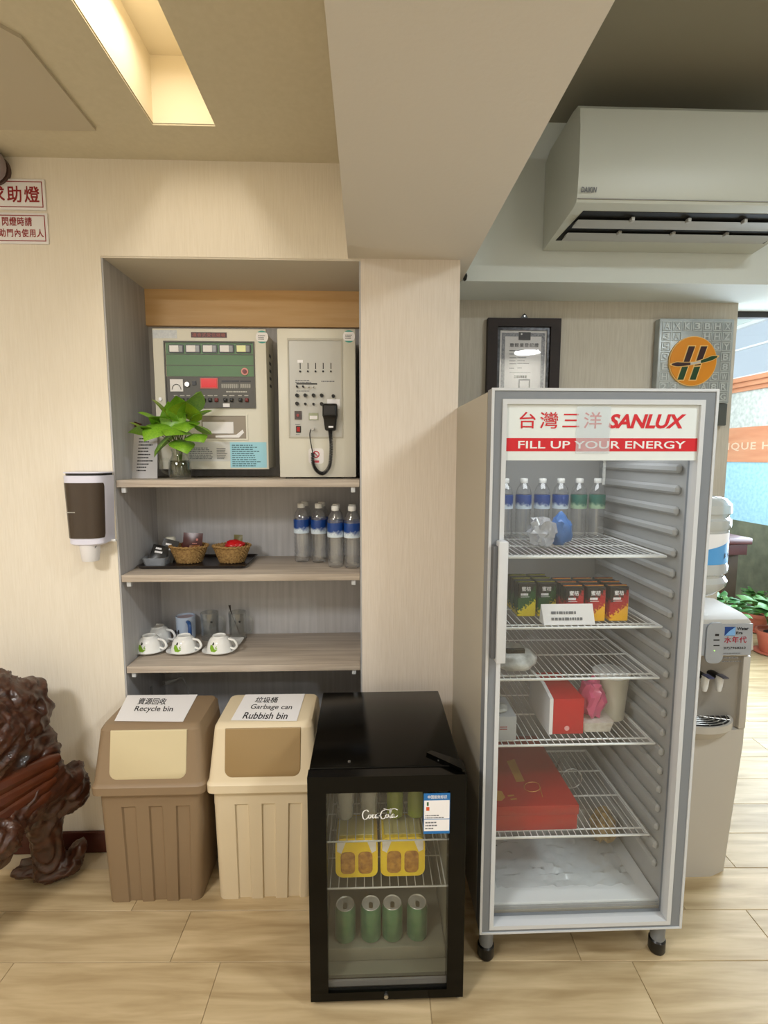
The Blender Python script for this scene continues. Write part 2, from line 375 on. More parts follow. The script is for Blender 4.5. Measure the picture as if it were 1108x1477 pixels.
tp = obj('taped_slip', box(*rect(832, 586, 881, 648, FY)[:2], ys-.0024, ys-.0012, *rect(832, 586, 881, 654, FY)[2:]), M_TAPE, hd)
obj('tape_strip', box(*rect(874, 650, 878, 695, FY)[:2], FY+.016, FY+.0175, *rect(874, 650, 878, 700, FY)[2:]), M_TAPE, hd)
obj('handle', box(.352, .378, FY-.034, FY-.002, .975, 1.312, b=.003), M_LGREY, dr)
obj('handle_grip', box(.338, .352, FY-.026, FY-.001, .985, 1.30, b=.004), mat('grip_grey', rgb(92, 94, 98), .5), dr)
obj('kick_rail', box(FX0+.02, FX1-.02, FY+.055, FY+.08, .112, .1295, b=.002), M_GREY, T)
for x, y in ((.365, 1.42), (.905, 1.42), (.365, 1.95), (.905, 1.95)):
    lg = obj('leg', cyl(B(), (x, y, .04), (x, y, .13), .021, .024), M_GREY, T)
    obj('rubber_foot', lathe(B(), [(.022, 0), (.025, .006), (.025, .04), (.02, .046)], x, y, 0, 16), M_BLACK, lg)
    obj('bracket', box(x-.03, x+.03, y-.03, y+.03, .108, .1295, b=.006), M_GREY, T)
M_WIRE = mat('white_coated_wire', rgb(238, 240, 240), .3)
SZ = {1: 1.243, 2: 1.028, 3: .868, 4: .657, 5: .352}
for z in SZ.values():
    x0, x1, y0, y1 = .384, .886, 1.468, 1.93
    sh = obj('wire_shelf', tube(B(), [(x0, y0, z), (x1, y0, z), (x1, y1, z), (x0, y1, z)], .0042, 8, True), M_WIRE, T)
    b_ = B()
    for k in range(25):
        x = x0+(x1-x0)*(k+.5)/25; cyl(b_, (x, y0, z+.003), (x, y1, z+.003), .0014, None, 5)
    for y in (1.50, 1.66, 1.80): cyl(b_, (x0, y, z-.0015), (x1, y, z-.0015), .0026, None, 6)
    obj('wire_grate', b_, M_WIRE, sh)

# water bottles
M_CAP = mat('white_cap', rgb(236, 236, 232), .4)
def label_mat(name, top, low):
    m = mat(name, top, .3, var=low, nscale=1)
    nt = m.node_tree; b = nt.nodes['Principled BSDF']; tc = nt.nodes.new('ShaderNodeTexCoord'); sp = nt.nodes.new('ShaderNodeSeparateXYZ')
    nz = nt.nodes.new('ShaderNodeTexNoise'); nz.inputs['Scale'].default_value = 60
    nt.links.new(tc.outputs['Generated'], sp.inputs[0]); nt.links.new(tc.outputs['Object'], nz.inputs['Vector'])
    ad = nt.nodes.new('ShaderNodeMath'); ad.operation = 'MULTIPLY_ADD'; ad.inputs[1].default_value = .7; nt.links.new(nz.outputs['Fac'], ad.inputs[0]); nt.links.new(sp.outputs['Z'], ad.inputs[2])
    rp = nt.nodes.new('ShaderNodeValToRGB'); rp.color_ramp.elements[0].color = low; rp.color_ramp.elements[1].color = top
    rp.color_ramp.elements[0].position = .55; rp.color_ramp.elements[1].position = .8
    nt.links.new(ad.outputs[0], rp.inputs['Fac']); nt.links.new(rp.outputs['Color'], b.inputs['Base Color'])
    return m
M_LBL = label_mat('blue_bottle_label', rgb(22, 66, 140), rgb(214, 228, 240))
M_LBLG = label_mat('green_bottle_label', rgb(30, 104, 92), rgb(170, 200, 170))
def bottle(x, y, z, label, group, h=.245, lm=None):
    s = h/.245; t = thing('water_bottle', label, 'bottle', (x, y, z), group)
    prof = [(.02, 0), (.029, .003), (.0315, .012), (.0315, .03)]
    for k in range(5): prof += [(.0295, .038+.018*k), (.0315, .047+.018*k)]
    prof += [(.031, .135), (.032, .14), (.032, .178), (.031, .186), (.026, .206), (.0155, .222), (.0125, .228), (.0125, .234)]
    obj('body', lathe(B(), [(r*s, q*s) for r, q in prof], x, y, z, 20), M_WATER, t)
    obj('label_sleeve', lathe(B(), [(.0325*s, .122*s), (.0328*s, .124*s), (.0328*s, .177*s), (.0322*s, .179*s)], x, y, z, 20, False, False), lm or M_LBL, t)
    obj('cap', lathe(B(), [(.0145*s, .226*s), (.0155*s, .228*s), (.0155*s, .242*s), (.014*s, .245*s)], x, y, z, 16), M_CAP, t)
    return t
bpos = [(435, 811), (460, 812), (484, 819), (508, 820)]
nm = ['first', 'second', 'third', 'fourth']
for i, (px, py) in enumerate(bpos):
    p = at(px, py, Z=1.098); p.y += .02
    bottle(p.x, p.y, 1.098, f'{nm[i]} clear water bottle with blue label counted from baskets, front row', 'water bottles on the alcove shelf')
for i, (px, py) in enumerate(bpos):
    p = at(px, py, Z=1.098); bottle(min(p.x+.006, -.058-(3-i)*.0665), p.y+.10, 1.098, f'{nm[i]} clear water bottle with blue label counted from baskets, back row', 'water bottles on the alcove shelf')
for i in range(7):
    x = .425+.0665*i
    bottle(x, 1.80, 1.2476, ['first', 'second', 'third', 'fourth', 'fifth', 'sixth', 'seventh'][i]+(' blue labelled' if i < 5 else ' green labelled')+' water bottle from the handle side on top fridge shelf', 'bottles on the top fridge shelf', .212, M_LBL if i < 5 else M_LBLG)
def crumple(c, r, seed, amp=.35, sub=3, freq=2.2, flat=None):
    b = B(); sph(b, (0, 0, 0), 1, 1, 1, sub)
    for v in b.verts:
        n = noise.noise(v.co*freq+Vector((seed*7.3, seed, 0)))+.5*noise.noise(v.co*freq*2.6+Vector((seed, 0, 3)))
        v.co = v.co*(1+amp*n); v.co = Vector((v.co.x*r[0], v.co.y*r[1], v.co.z*r[2]))
        if flat is not None: v.co.z = max(v.co.z, flat)
        v.co += Vector(c)
    return b
M_BAG = clear('cloudy_plastic_bag', (.8, .82, .85, 1), .15, 1.6, .45, (.85, .85, .88, 1))
solo('plastic_bag', crumple((.565, 1.62, 1.295), (.042, .04, .05), 2, .5, 3, 2.4, -.046), M_BAG, 'crumpled clear bag of snacks on top fridge shelf', 'bag', (.565, 1.62, 1.25))
solo('blue_pouch', crumple((.635, 1.64, 1.298), (.032, .03, .055), 5, .3, 3, 1.6, -.050), mat('blue_pouch_film', rgb(70, 120, 190), .3), 'blue pouch next to clear bag on top fridge shelf', 'pouch', (.635, 1.64, 1.25))
# juice cartons
def flame_mat(name, base, flame):
    m = bpy.data.materials.new(name); m.use_nodes = True; nt = m.node_tree; b = nt.nodes['Principled BSDF']; b.inputs['Roughness'].default_value = .3
    tc = nt.nodes.new('ShaderNodeTexCoord'); sp = nt.nodes.new('ShaderNodeSeparateXYZ'); nz = nt.nodes.new('ShaderNodeTexNoise'); nz.inputs['Scale'].default_value = 150; nz.inputs['Detail'].default_value = 4
    nt.links.new(tc.outputs['Generated'], sp.inputs[0]); nt.links.new(tc.outputs['Object'], nz.inputs['Vector'])
    ad = nt.nodes.new('ShaderNodeMath'); ad.operation = 'MULTIPLY_ADD'; ad.inputs[1].default_value = .8
    ax = nt.nodes.new('ShaderNodeMath'); ax.operation = 'MULTIPLY_ADD'; ax.inputs[1].default_value = -.35
    nt.links.new(sp.outputs['X'], ax.inputs[0]); nt.links.new(sp.outputs['Z'], ax.inputs[2])
    nt.links.new(nz.outputs['Fac'], ad.inputs[0]); nt.links.new(ax.outputs[0], ad.inputs[2])
    rp = nt.nodes.new('ShaderNodeValToRGB'); e = rp.color_ramp.elements; e[0].position = .42; e[0].color = flame; e[1].position = 1.0; e[1].color = rgb(16, 14, 16)
    for p, c in ((.5, flame), (.58, base), (.86, base)):
        n = e.new(p); n.color = c
    nt.links.new(ad.outputs[0], rp.inputs['Fac']); nt.links.new(rp.outputs['Color'], b.inputs['Base Color'])
    MATS[name] = m; return m
M_JG = flame_mat('green_carton_print', rgb(30, 84, 36), rgb(226, 204, 40)); M_JR = flame_mat('red_carton_print', rgb(176, 30, 36), rgb(240, 180, 30))
def carton(x, y, label, red):
    z = SZ[2]+.0046; t = thing('juice_carton', label, 'carton', (x, y, z), 'tea cartons on the second fridge shelf')
    m = M_JR if red else M_JG
    obj('box', box(x-.029, x+.029, y-.02, y+.02, z, z+.108, b=.002, s=1), m, t)
    obj('top_seam', box(x-.029, x+.029, y-.002, y+.002, z+.108, z+.111), m, t)
    ftext(t, '蜜桔', M_PAPER, (x-.017, x+.012, z+.082, z+.097), y-.0206, bold=.03, res=2)
    ffine(t, M_PAPER, (x-.02, x+.013, z+.068, z+.077), y-.0206, 1, seed=4, fill=1, gap=.1, hgt=.8)
    ffine(t, M_PAPER, (x-.02, x+.010, z+.063, z+.066), y-.0206, 1, seed=5, fill=1, gap=.05)
jp = [(757, 0), (786, 0), (825, 1), (856, 1), (889, 1)]
wd_ = ['first', 'second', 'third', 'fourth', 'fifth']
for i, (px, red) in enumerate(jp):
    y = 1.585 if not red else 1.53
    x = at(px, 870, Y=y).x
    for k in range(3):
        pos = ['front row', 'middle row', 'back row'][k]
        carton(x, y+.046*k, f"{wd_[i]} carton counted from the handle, {'red' if red else 'green'} print, {pos}", red)
t = thing('tent_card', 'white handwritten card standing before the juice cartons', 'card', (*at(826, 905, Y=1.49)[:2], SZ[2]+.0046))
r = rect(781, 872, 858, 906, 1.485); z0 = SZ[2]+.0046
obj('card', rings(B(), [[(r[0]+.008, 1.480, z0), (r[0], 1.493, r[3]), (r[0]+.002, 1.508, z0+.004)], [(r[1], 1.480, z0), (r[1]-.005, 1.493, r[3]), (r[1]-.004, 1.508, z0+.004)]]), M_PAPER, t)
fine(t, M_GREYINK, (r[0]+.03, 1.4812, z0+.014), (.11, 0, 0), (0, .0075, .036), 2, seed=8, fill=.95, gap=.3)
# lower fridge contents
def onshelf(n): return SZ[n]+.0046
M_FOIL = mat('white_foil_bag', rgb(214, 214, 210), .35, var=rgb(150, 150, 146), nscale=30, amt=.4)
b_ = B(); z = onshelf(3)
for v in sph(b_, (0, 0, 0), 1, 1, 1, 3).verts:
    n = noise.noise(v.co*2.5+Vector((4, 4, 1))); v.co = Vector((.462+v.co.x*.075*(1+.2*n), 1.56+v.co.y*.085, z+.03+max(-.03, v.co.z*.034*(1+.4*n))))
t = thing('cutlery_bag', 'pale crumpled pouch with black clip on third fridge shelf', 'bag', (.462, 1.56, z))
obj('pouch', b_, M_FOIL, t)
a = at(729, 938, Y=1.475); c = at(756, 933, Y=1.475)
obj('clip', box(a.x, c.x, 1.462, 1.474, a.z-.006, a.z+.008, b=.002), M_BLACK, t)
z = onshelf(4)
t = thing('grey_box', 'small silver grey box at the handle end of fourth fridge shelf', 'box', (.44, 1.56, z))
obj('carton', box(.394, .462, 1.49, 1.62, z, z+.078, b=.002), mat('silver_card', rgb(176, 178, 182), .35), t)
obj('folded_paper', crumple((.42, 1.53, z+.088), (.024, .03, .010), 9, .3, 2), M_FOIL, t)
ffine(t, M_DKRED, (.41, .445, z+.035, z+.05), 1.4895, 2, seed=3)
t = thing('red_gift_box', 'upright glossy red box with white end on fourth fridge shelf', 'box', (.55, 1.57, z))
r = rect(798, 1012, 845, 1057, 1.52)
obj('carton', box(r[0], r[1]-.006, 1.52, 1.72, z, z+.118, b=.002), mat('glossy_red_card', rgb(196, 28, 34), .25), t)
obj('white_sleeve', prism(B(), [(1.519, z), (1.519, z+.118), (1.60, z+.135), (1.72, z+.125), (1.72, z)], 'x', r[0]-.012, r[0]-.001), M_PAPER, t)
b_ = B(); disc(b_, r[0]+.045, 1.5196, z+.02, .008, .001); obj('seal', b_, mat('pink_seal', rgb(235, 170, 170), .4), t)
t = thing('clear_food_box', 'clear plastic tray of white food under pink bag in fridge', 'tray', (.70, 1.57, z))
r = rect(838, 1032, 890, 1054, 1.52)
obj('tray', rings(B(), [rrect(r[0]+.008, r[1]-.008, 1.53, 1.64, .012)] and [[(x, y, z) for x, y in rrect(r[0]+.01, r[1]-.01, 1.53, 1.64, .012)], [(x, y, z+.035) for x, y in rrect(r[0]+.002, r[1]-.004, 1.52, 1.63, .014)]]), mat('white_food', rgb(226, 222, 214), .5, var=rgb(200, 190, 176), nscale=60), t)
solo('pink_bag', crumple(((r[0]+r[1])/2-.002, 1.575, z+.036+.055), (.038, .04, .066), 3, .35, 3, 2.2, -.0545), clear('pink_film', (.85, .5, .6, 1), .25, 1.4, .75, rgb(226, 96, 140)), 'crumpled pink plastic bag lying on clear food tray', 'bag', ((r[0]+r[1])/2, 1.585, z+.036))
t = thing('plastic_tub', 'tall translucent cream tub on fourth fridge shelf beside pink bag', 'tub', (.80, 1.62, z))
obj('tub', lathe(B(), [(.042, 0), (.045, .002), (.056, .145), (.058, .148), (.055, .15)], .822, 1.63, z, 28), mat('cream_tub_plastic', rgb(206, 202, 188), .35), t)
obj('tub_lid', lathe(B(), [(.058, .1505), (.0595, .152), (.0595, .157), (.055, .16)], .822, 1.63, z, 28), M_WHITE, t)
z = onshelf(5)
t = thing('flat_red_box', 'large flat red box with gold ornaments on lowest wire shelf', 'box', (.5, 1.68, z))
M_RB = mat('deep_red_card', rgb(164, 26, 24), .35); M_GOLD = mat('gold_print', rgb(196, 140, 60), .35, .3)
x0, x1 = .396, at(834, 1196, Y=1.49).x
obj('base', box(x0, x1-.003, 1.492, 1.89, z, z+.052, b=.002), M_RB, t)
ld = obj('lid', box(x0-.001, x1, 1.489, 1.893, z+.0525, z+.085, b=.002), M_RB, t)
zt = z+.0852
b_ = B()
def flatpoly(b, pts, z): b.faces.new([b.verts.new((x, y, z)) for x, y in pts])
def px2(px, py): p = at(px, py, Z=zt); return (p.x, p.y)
flatpoly(b_, [px2(731, 1098), px2(742, 1095), px2(757, 1127), px2(745, 1128)], zt)
flatpoly(b_, [px2(713, 1140), px2(724, 1141), px2(729, 1150), px2(724, 1155), px2(714, 1155)], zt)
for c in ((737, 1147), (741, 1152)): flatpoly(b_, [px2(c[0]-5, c[1]), px2(c[0]+4, c[1]-1), px2(c[0]+5, c[1]+1), px2(c[0]-4, c[1]+2)], zt)
obj('gold_print', b_, M_GOLD, ld)
b_ = B(); c = [px2(768+12*math.cos(a), 1135+7*math.sin(a)) for a in [k*.4 for k in range(15)]]
tube(b_, [(x, y, zt) for x, y in c]+[(*px2(783, 1150), zt)], .0012, 5); obj('gold_string', b_, M_GOLD, ld)
t = thing('glass_jar', 'clear glass jar with wire ring lid behind flat red box', 'jar', (.70, 1.72, z))
obj('jar', lathe(B(), [(.03, 0), (.036, .006), (.036, .08), (.03, .09), (.03, .1)], .715, 1.70, z, 24), M_GLASS, t)
obj('ring', tube(B(), [(.715+.036*math.cos(a), 1.66, z+.06+.036*math.sin(a)) for a in [2*PI*k/24 for k in range(24)]], .002, 6, True), M_STEEL, t)
b_ = B()
for v in bmesh.ops.create_grid(b_, x_segments=30, y_segments=16, size=.5)['verts']:
    v.co = Vector((.625+v.co.x*.44, 1.565+v.co.y*.22, .176+.012*(1+noise.noise(v.co*14))+.006*(1+noise.noise(v.co*40))))
g_ = obj('plastic_sheet', b_, clear('clear_crinkled_film', (.95, .97, .98, 1), .12, 2.6, .15, (.85, .9, .93, 1)), None, (.625, 1.565, .175), label='crinkled clear plastic sheet lying on fridge floor tray', category='plastic sheet')
t = solo('snack_bag', crumple((.825, 1.64, .250), (.040, .04, .055), 8, .4, 3, 2, -.052), mat('brown_snack_film', rgb(120, 98, 52), .3, var=rgb(190, 160, 110), nscale=40), 'olive brown snack packet on fridge floor beside the hinge side', 'packet', (.825, 1.64, .197))
b_ = B(); prism(b_, rrect(.80, .88, 1.40, 1.46, .004), 'z', 1.7175, 1.7225)
p = at(985, 558, Y=1.45)
solo('folded_note', prism(B(), [(p.x-.03, 1.42), (p.x+.03, 1.415), (p.x+.035, 1.47), (p.x-.028, 1.475)], 'z', 1.7175, 1.7235), M_PAPER, 'white folded note lying on top of tall fridge below plaque', 'note', (p.x, 1.45, 1.7175)); b_.free()

# ------------------------------------------------------------------ mini fridge
MX0, MX1, MY = -.160, .268, 1.282
T = thing('mini_fridge', 'small black glass-door fridge with white script logo', 'fridge', (.054, 1.5, 0))
obj('cabinet', openbox(B(), MX0+.004, MX1-.006, MY+.042, 1.766, .022, .680, .02), M_BLACKG, T)
obj('top_plate', box(MX0+.002, MX1-.010, MY+.036, 1.768, .6805, .694, b=.004), M_BLACKG, T)
M_ML = mat('dark_grey_liner', rgb(120, 120, 108), .45)
li = obj('liner', openbox(B(), MX0+.025, MX1-.027, MY+.044, 1.745, .043, .659, .01), M_ML, T)
obj('compressor_step', box(MX0+.036, MX1-.038, 1.362, 1.734, .054, .098, b=.006), M_ML, li)
g0 = rect(470, 1143, 649, 1432, MY)
gx0, gx1, gz0, gz1 = at(470, 1143, Y=MY).x, at(649, 1143, Y=MY).x, at(556, 1430, Y=MY).z, at(556, 1143, Y=MY).z
dr = obj('door', frame(B(), (MX0, MX1, .020, .690), (gx0, gx1, gz0, gz1), MY, MY+.036), M_BLACKG, T)
obj('glass', box(gx0-.004, gx1+.004, MY+.008, MY+.016, gz0-.004, gz1+.004), clear('grey_door_glass', (.95, .95, .92, 1), .03, 1.0, .02, (.5, .5, .47, 1)), dr)
obj('bottom_trim', box(gx0, gx1, MY+.018, MY+.024, gz0, gz0+.016), mat('grey_strip', rgb(120, 120, 126), .4), dr)
obj('hinge', prism(B(), [(MX1-.10, MY+.085), (MX1-.012, MY+.004), (MX1-.004, MY+.004), (MX1-.004, MY+.04), (MX1-.085, MY+.095)], 'z', .6945, .703), M_BLACKG, T)
for x in (-.05, .2):
    b_ = B(); cyl(b_, (x, MY+.06, .694), (x, MY+.06, .697), .004, None, 10); obj('screw', b_, M_STEEL, T)
lk = obj('lock', cyl(B(), (*at(557, 1444, Y=MY)[:1], MY, .034), (at(557, 1444, Y=MY).x, MY-.006, .034), .006, None, 16), M_STEEL, dr)
for x in (MX0+.03, MX1-.03):
    for y in (MY+.07, 1.73): obj('foot', cyl(B(), (x, y, 0), (x, y, .022), .016, .013), M_BLACK, T)
obj('foot_bolt', cyl(B(), (MX1-.012, MY+.02, 0), (MX1-.012, MY+.02, .0195), .006, None, 10), M_STEEL, T)
# script logo as strokes
def script_logo(parent, r, y, m):
    S = [[(.17, .78), (.12, .95), (.03, .8), (0, .45), (.03, .12), (.09, .06), (.16, .25)],
         [(.21, .5), (.17, .38), (.18, .18), (.22, .18), (.245, .35), (.22, .5), (.21, .5), (.26, .46), (.29, .5)],
         [(.34, .5), (.30, .45), (.285, .28), (.30, .16), (.35, .24)],
         [(.42, .5), (.38, .48), (.36, .25), (.385, .16), (.42, .36), (.43, .5), (.42, .2), (.46, .2)],
         [(.46, .36), (.53, .38)],
         [(.66, 1.0), (.62, .9), (.55, .78), (.515, .45), (.54, .12), (.60, .08), (.66, .25)],
         [(.70, .5), (.66, .38), (.67, .18), (.71, .18), (.735, .35), (.71, .5), (.70, .5), (.75, .48)],
         [(.765, .3), (.81, .85), (.80, 1.0), (.785, .85), (.78, .2), (.82, .16)],
         [(.89, .5), (.85, .48), (.83, .25), (.855, .16), (.89, .36), (.90, .5), (.895, .2), (.95, .22), (1.0, .35)],
         [(.60, 1.05), (.75, .92), (.9, 1.02), (1.0, .9)]]
    b = B(); dx, dz = r[1]-r[0], r[3]-r[2]
    for s in S:
        cr = []
        for i in range(len(s)-1):
            p0, p1, p2, p3 = s[max(i-1, 0)], s[i], s[i+1], s[min(i+2, len(s)-1)]
            for k in range(5):
                u = k/5
                cr.append(tuple(.5*((2*p1[j])+(p2[j]-p0[j])*u+(2*p0[j]-5*p1[j]+4*p2[j]-p3[j])*u*u+(3*p1[j]-p0[j]-3*p2[j]+p3[j])*u**3) for j in (0, 1)))
        cr.append(s[-1]); pts = [Vector((r[0]+u*dx, y, r[2]+v*dz)) for u, v in cr]
        L = []; R = []
        for i, p in enumerate(pts):
            t = (pts[min(i+1, len(pts)-1)]-pts[max(i-1, 0)]).normalized(); nn = Vector((-t.z, 0, t.x))
            w = (.0010+.0014*abs(t.z))*(dx/.085); L.append(b.verts.new(p+nn*w*.6)); R.append(b.verts.new(p-nn*w*.6))
        for i in range(len(pts)-1): b.faces.new((L[i], L[i+1], R[i+1], R[i]))
    obj('lettering', b, m, parent)
script_logo(dr, rect(523, 1170, 574, 1185, MY), MY+.0076, M_WHITE)
er = rect(611, 1144, 649, 1202, MY)
en = obj('energy_label', box(er[0], er[1], MY-.0012, MY-.0002, er[2], er[3]), mat('label_blue', rgb(30, 110, 178), .4), dr)
w_, h_ = er[1]-er[0], er[3]-er[2]; e = lambda u0, u1, v0, v1: (er[0]+u0*w_, er[0]+u1*w_, er[2]+v0*h_, er[2]+v1*h_)
plate(T, 'energy_label_paper', M_PAPER, e(.02, .98, .07, .83), MY-.0012, .0003)
ftext(T, '中国能效标识', M_PAPER, e(.15, .88, .87, .96), MY-.0016, bold=.02, res=2)
b_ = B()
for z0, z1, w in ((.70, .78, .06), (.64, .69, .08)): bx(b_, *e(.10, .10+w, z0, z1)[:2], MY-.0019, MY-.0015, *e(0, 1, z0, z1)[2:])
plate(T, 'grade_mark', mat('grade_green', rgb(40, 90, 50), .5), e(.12, .19, .70, .79), MY-.0015, .0003)
plate(T, 'grade_mark', mat('grade_orange', rgb(214, 90, 50), .5), e(.10, .22, .58, .67), MY-.0015, .0003); b_.free()
plate(T, 'divider_line', mat('label_blue', None), e(.02, .98, .36, .375), MY-.0015, .0003)
ffine(T, M_GREYINK, e(.07, .9, .39, .5), MY-.0017, 2, seed=4)
ffine(T, M_GREYINK, e(.07, .9, .12, .34), MY-.0017, 3, seed=5, fill=.5)
# mini fridge shelves
zs1, zs2 = at(550, 1278, Y=1.37).z, at(550, 1200, Y=1.40).z
for z in (zs1, zs2):
    y0, y1 = 1.365, 1.73; x0, x1 = MX0+.038, MX1-.040
    s_ = obj('wire_shelf', tube(B(), [(x0, y0, z), (x1, y0, z), (x1, y1, z), (x0, y1, z)], .003, 8, True), M_LGREY, T)
    b_ = B()
    for k in range(14): x = x0+(x1-x0)*(k+.5)/14; cyl(b_, (x, y0, z), (x, y1, z), .0013, None, 5)
    for y in (1.48, 1.6): cyl(b_, (x0, y, z), (x1, y, z), .0018, None, 5)
    obj('wire_grate', b_, M_LGREY, s_)
# beer packs
M_YEL = mat('yellow_pack_print', rgb(255, 232, 50), .3, var=rgb(246, 206, 24), nscale=18, amt=.6)
for i, (a, c) in enumerate(((484, 545), (549, 613))):
    r = rect(a, 1205, c, 1268, 1.40); z = zs1+.0035
    t = thing('drink_pack', ['yellow shrink-wrapped pack on the bin side of mini fridge shelf', 'yellow shrink-wrapped pack nearer the energy label in mini fridge'][i], 'pack', ((r[0]+r[1])/2, 1.44, z), 'yellow packs in the mini fridge')
    obj('pack', prism(B(), rrect(r[0], r[1], z, z+.125, .022), 'y', 1.40, 1.50), M_YEL, t)
    w = r[1]-r[0]; cx = (r[0]+r[1])/2; M_MUG = mat('mug_picture', rgb(140, 84, 30), .35, var=rgb(214, 160, 60), nscale=60, amt=.5)
    for s in (-1, 1):
        obj('mug_picture', prism(B(), rrect(cx+s*.026-.021, cx+s*.026+.021, z+.012, z+.082, .014), 'y', 1.3995, 1.3985), M_MUG, t)
        obj('foam_picture', prism(B(), [(cx+s*w*.26, z+.112), (cx+s*w*.46, z+.118), (cx+s*w*.46, z+.085), (cx+s*w*.36, z+.078)], 'y', 1.3995, 1.3988), M_PAPER, t)
    M_TAG = mat('ivory_tag', rgb(200, 190, 130), .6)
    r2 = rect(a+12, 1196, a+30, 1206, 1.395) if False else (cx+.01, cx+.045, z+.128, z+.144)
    obj('wrap_edge', box(cx-w*.42, cx+w*.42, 1.41, 1.49, z+.1255, z+.130, b=.002), M_TAG, t)
# upper drinks
M_GB = clear('green_bottle_glass', (.66, .74, .2, 1), .05, 1.3, .5, rgb(176, 200, 50))
for i, px in enumerate((498, 532, 570, 600)):
    x = at(px, 1170, Y=1.46).x; z = zs2+.0035
    if i < 2:
        solo('drinking_glass', lathe(B(), [(.024, 0), (.026, .003), (.030, .1), (.028, .1), (.024, .006), (.001, .005)], x, 1.47, z, 20), clear('frosty_glass', (.85, .87, .86, 1), .08, 1.4, .3), ['tall clear tumbler at bin side of mini fridge top shelf', 'tall clear tumbler beside green bottle in mini fridge'][i], 'glass', (x, 1.47, z), 'clear tumblers in the mini fridge')
    else:
        t = thing('green_bottle', ['stout green bottle beside the clear tumblers in mini fridge', 'stout green bottle nearest the energy label in mini fridge'][i-2], 'bottle', (x, 1.47, z), 'green bottles in the mini fridge')
        obj('body', lathe(B(), [(.022, 0), (.026, .004), (.026, .07), (.014, .095), (.011, .104)], x, 1.47, z, 20), M_GB, t)
        obj('cap', lathe(B(), [(.012, .1042), (.013, .105), (.012, .110)], x, 1.47, z, 14), M_STEEL, t)
# cans on the compressor step
M_CANG = mat('green_can_print', rgb(120, 158, 128), .3, .6, var=rgb(60, 120, 84), nscale=24, amt=.6); zc = .0985
for i, px in enumerate((498, 535, 566, 602)):
    x = at(px, 1300, Y=1.40).x; y = 1.402
    t = thing('drink_can', f"{['first','second','third','fourth'][i]} green drink can from bin side standing low in mini fridge", 'can', (x, y, zc), 'cans in the bottom of the mini fridge')
    h = .108
    obj('body', lathe(B(), [(.024, 0), (.031, .006), (.031, h-.014), (.026, h-.003)], x, y, zc, 20), M_CANG, t)
    obj('can_lid', lathe(B(), [(.026, h-.0028), (.0275, h-.001), (.0265, h), (.0235, h-.004)], x, y, zc, 20), mat('can_lid_metal', rgb(190, 190, 188), .35, .35), t)
    obj('pull_tab', prism(B(), rrect(x-.006, x+.006, y-.018, y+.004, .005), 'z', zc+h-.0038, zc+h-.002), M_STEEL, t)

# ------------------------------------------------------------------ swing bins
def swing_bin(cx, body_c, flap_c, label, label2):
    y0 = 1.645; T = thing('swing_bin', label, 'bin', (cx, 1.75, 0), 'swing-top bins under the alcove shelves')
    def ring(w, ya, yb, z, rec=0., xo=0.):
        hw = w/2; pts = []; c = .022
        for cxx, cyy, a0 in ((hw-c, yb-c, 0), (-hw+c, yb-c, 90)):
            for k in range(4): a = math.radians(a0+30*k); pts.append((cxx+c*math.cos(a), cyy+c*math.sin(a)))
        for k in range(4): a = math.radians(180+30*k); pts.append((-hw+c+c*math.cos(a), ya+c+c*math.sin(a)))
        for s in (-.285, -.02, .245):
            for u, d in ((s, 0), (s+.004/w, rec), (s+.036/w+.02, rec), (s+.04/w+.02, 0)): pts.append((u*w, ya+d))
        for k in range(4): a = math.radians(270+30*k); pts.append((hw-c+c*math.cos(a), ya+c+c*math.sin(a)))
        return [(cx+x+xo, y, z) for x, y in pts]
    xo = -.012
    obj('body', rings(B(), [ring(.316, y0+.004, 1.855, 0, .007, xo), ring(.318, y0+.003, 1.856, .004, .007, xo), ring(.339, y0-.016, 1.868, .362, .007, xo*.3), ring(.340, y0-.017, 1.869, .37, 0, xo*.3), ring(.344, y0-.02, 1.872, .44, 0, 0)]), body_c, T)
    ld = obj('lid', rings(B(), [ring(.352, y0-.028, 1.878, .425), ring(.372, y0-.044, 1.888, .428), ring(.374, y0-.045, 1.889, .455), ring(.366, y0-.040, 1.885, .462), ring(.362, y0-.038, 1.883, .468), ring(.332, y0-.006, 1.868, .632), ring(.318, y0+.008, 1.860, .644), ring(.300, y0+.02, 1.85, .646)]), body_c, T)
    # flap on the slanted front
    n0, n1 = Vector((0, y0-.0325, .478)), Vector((0, y0-.0055, .634)); up_ = (n1-n0); nr = Vector((0, -up_.z, up_.y)).normalized()
    poly = []
    hw = .125
    for k in range(6): a = math.radians(180+18*k); poly.append((-hw+.025+.025*math.cos(a), .16+.16*math.sin(a)))
    for k in range(6): a = math.radians(270+18*k); poly.append((hw-.025+.025*math.cos(a), .16+.16*math.sin(a)))
    poly += [(hw, 1.0), (-hw, 1.0)]
    def W(u, v, d): return Vector((cx+u, 0, 0))+n0+up_*v+nr*d
    obj('flap', rings(B(), [[W(u, v, -.004) for u, v in poly], [W(u, v, .003) for u, v in poly], [W(u*.985, .5+(v-.5)*.975, .0045) for u, v in poly]]), flap_c, ld)
    return T
M_BR = mat('brown_bin_plastic', rgb(140, 118, 92), .45); M_CR = mat('cream_bin_plastic', rgb(222, 206, 176), .45); M_TN = mat('tan_bin_plastic', rgb(158, 132, 92), .42); M_CR2 = mat('ivory_bin_plastic', rgb(210, 196, 160), .45)
swing_bin(-.7235, M_BR, M_CR2, 'brown swing-top bin with ivory flap and recycling notice', '')
swing_bin(-.3475, M_CR, M_TN, 'cream swing-top bin with tan flap beside the black mini fridge', '')
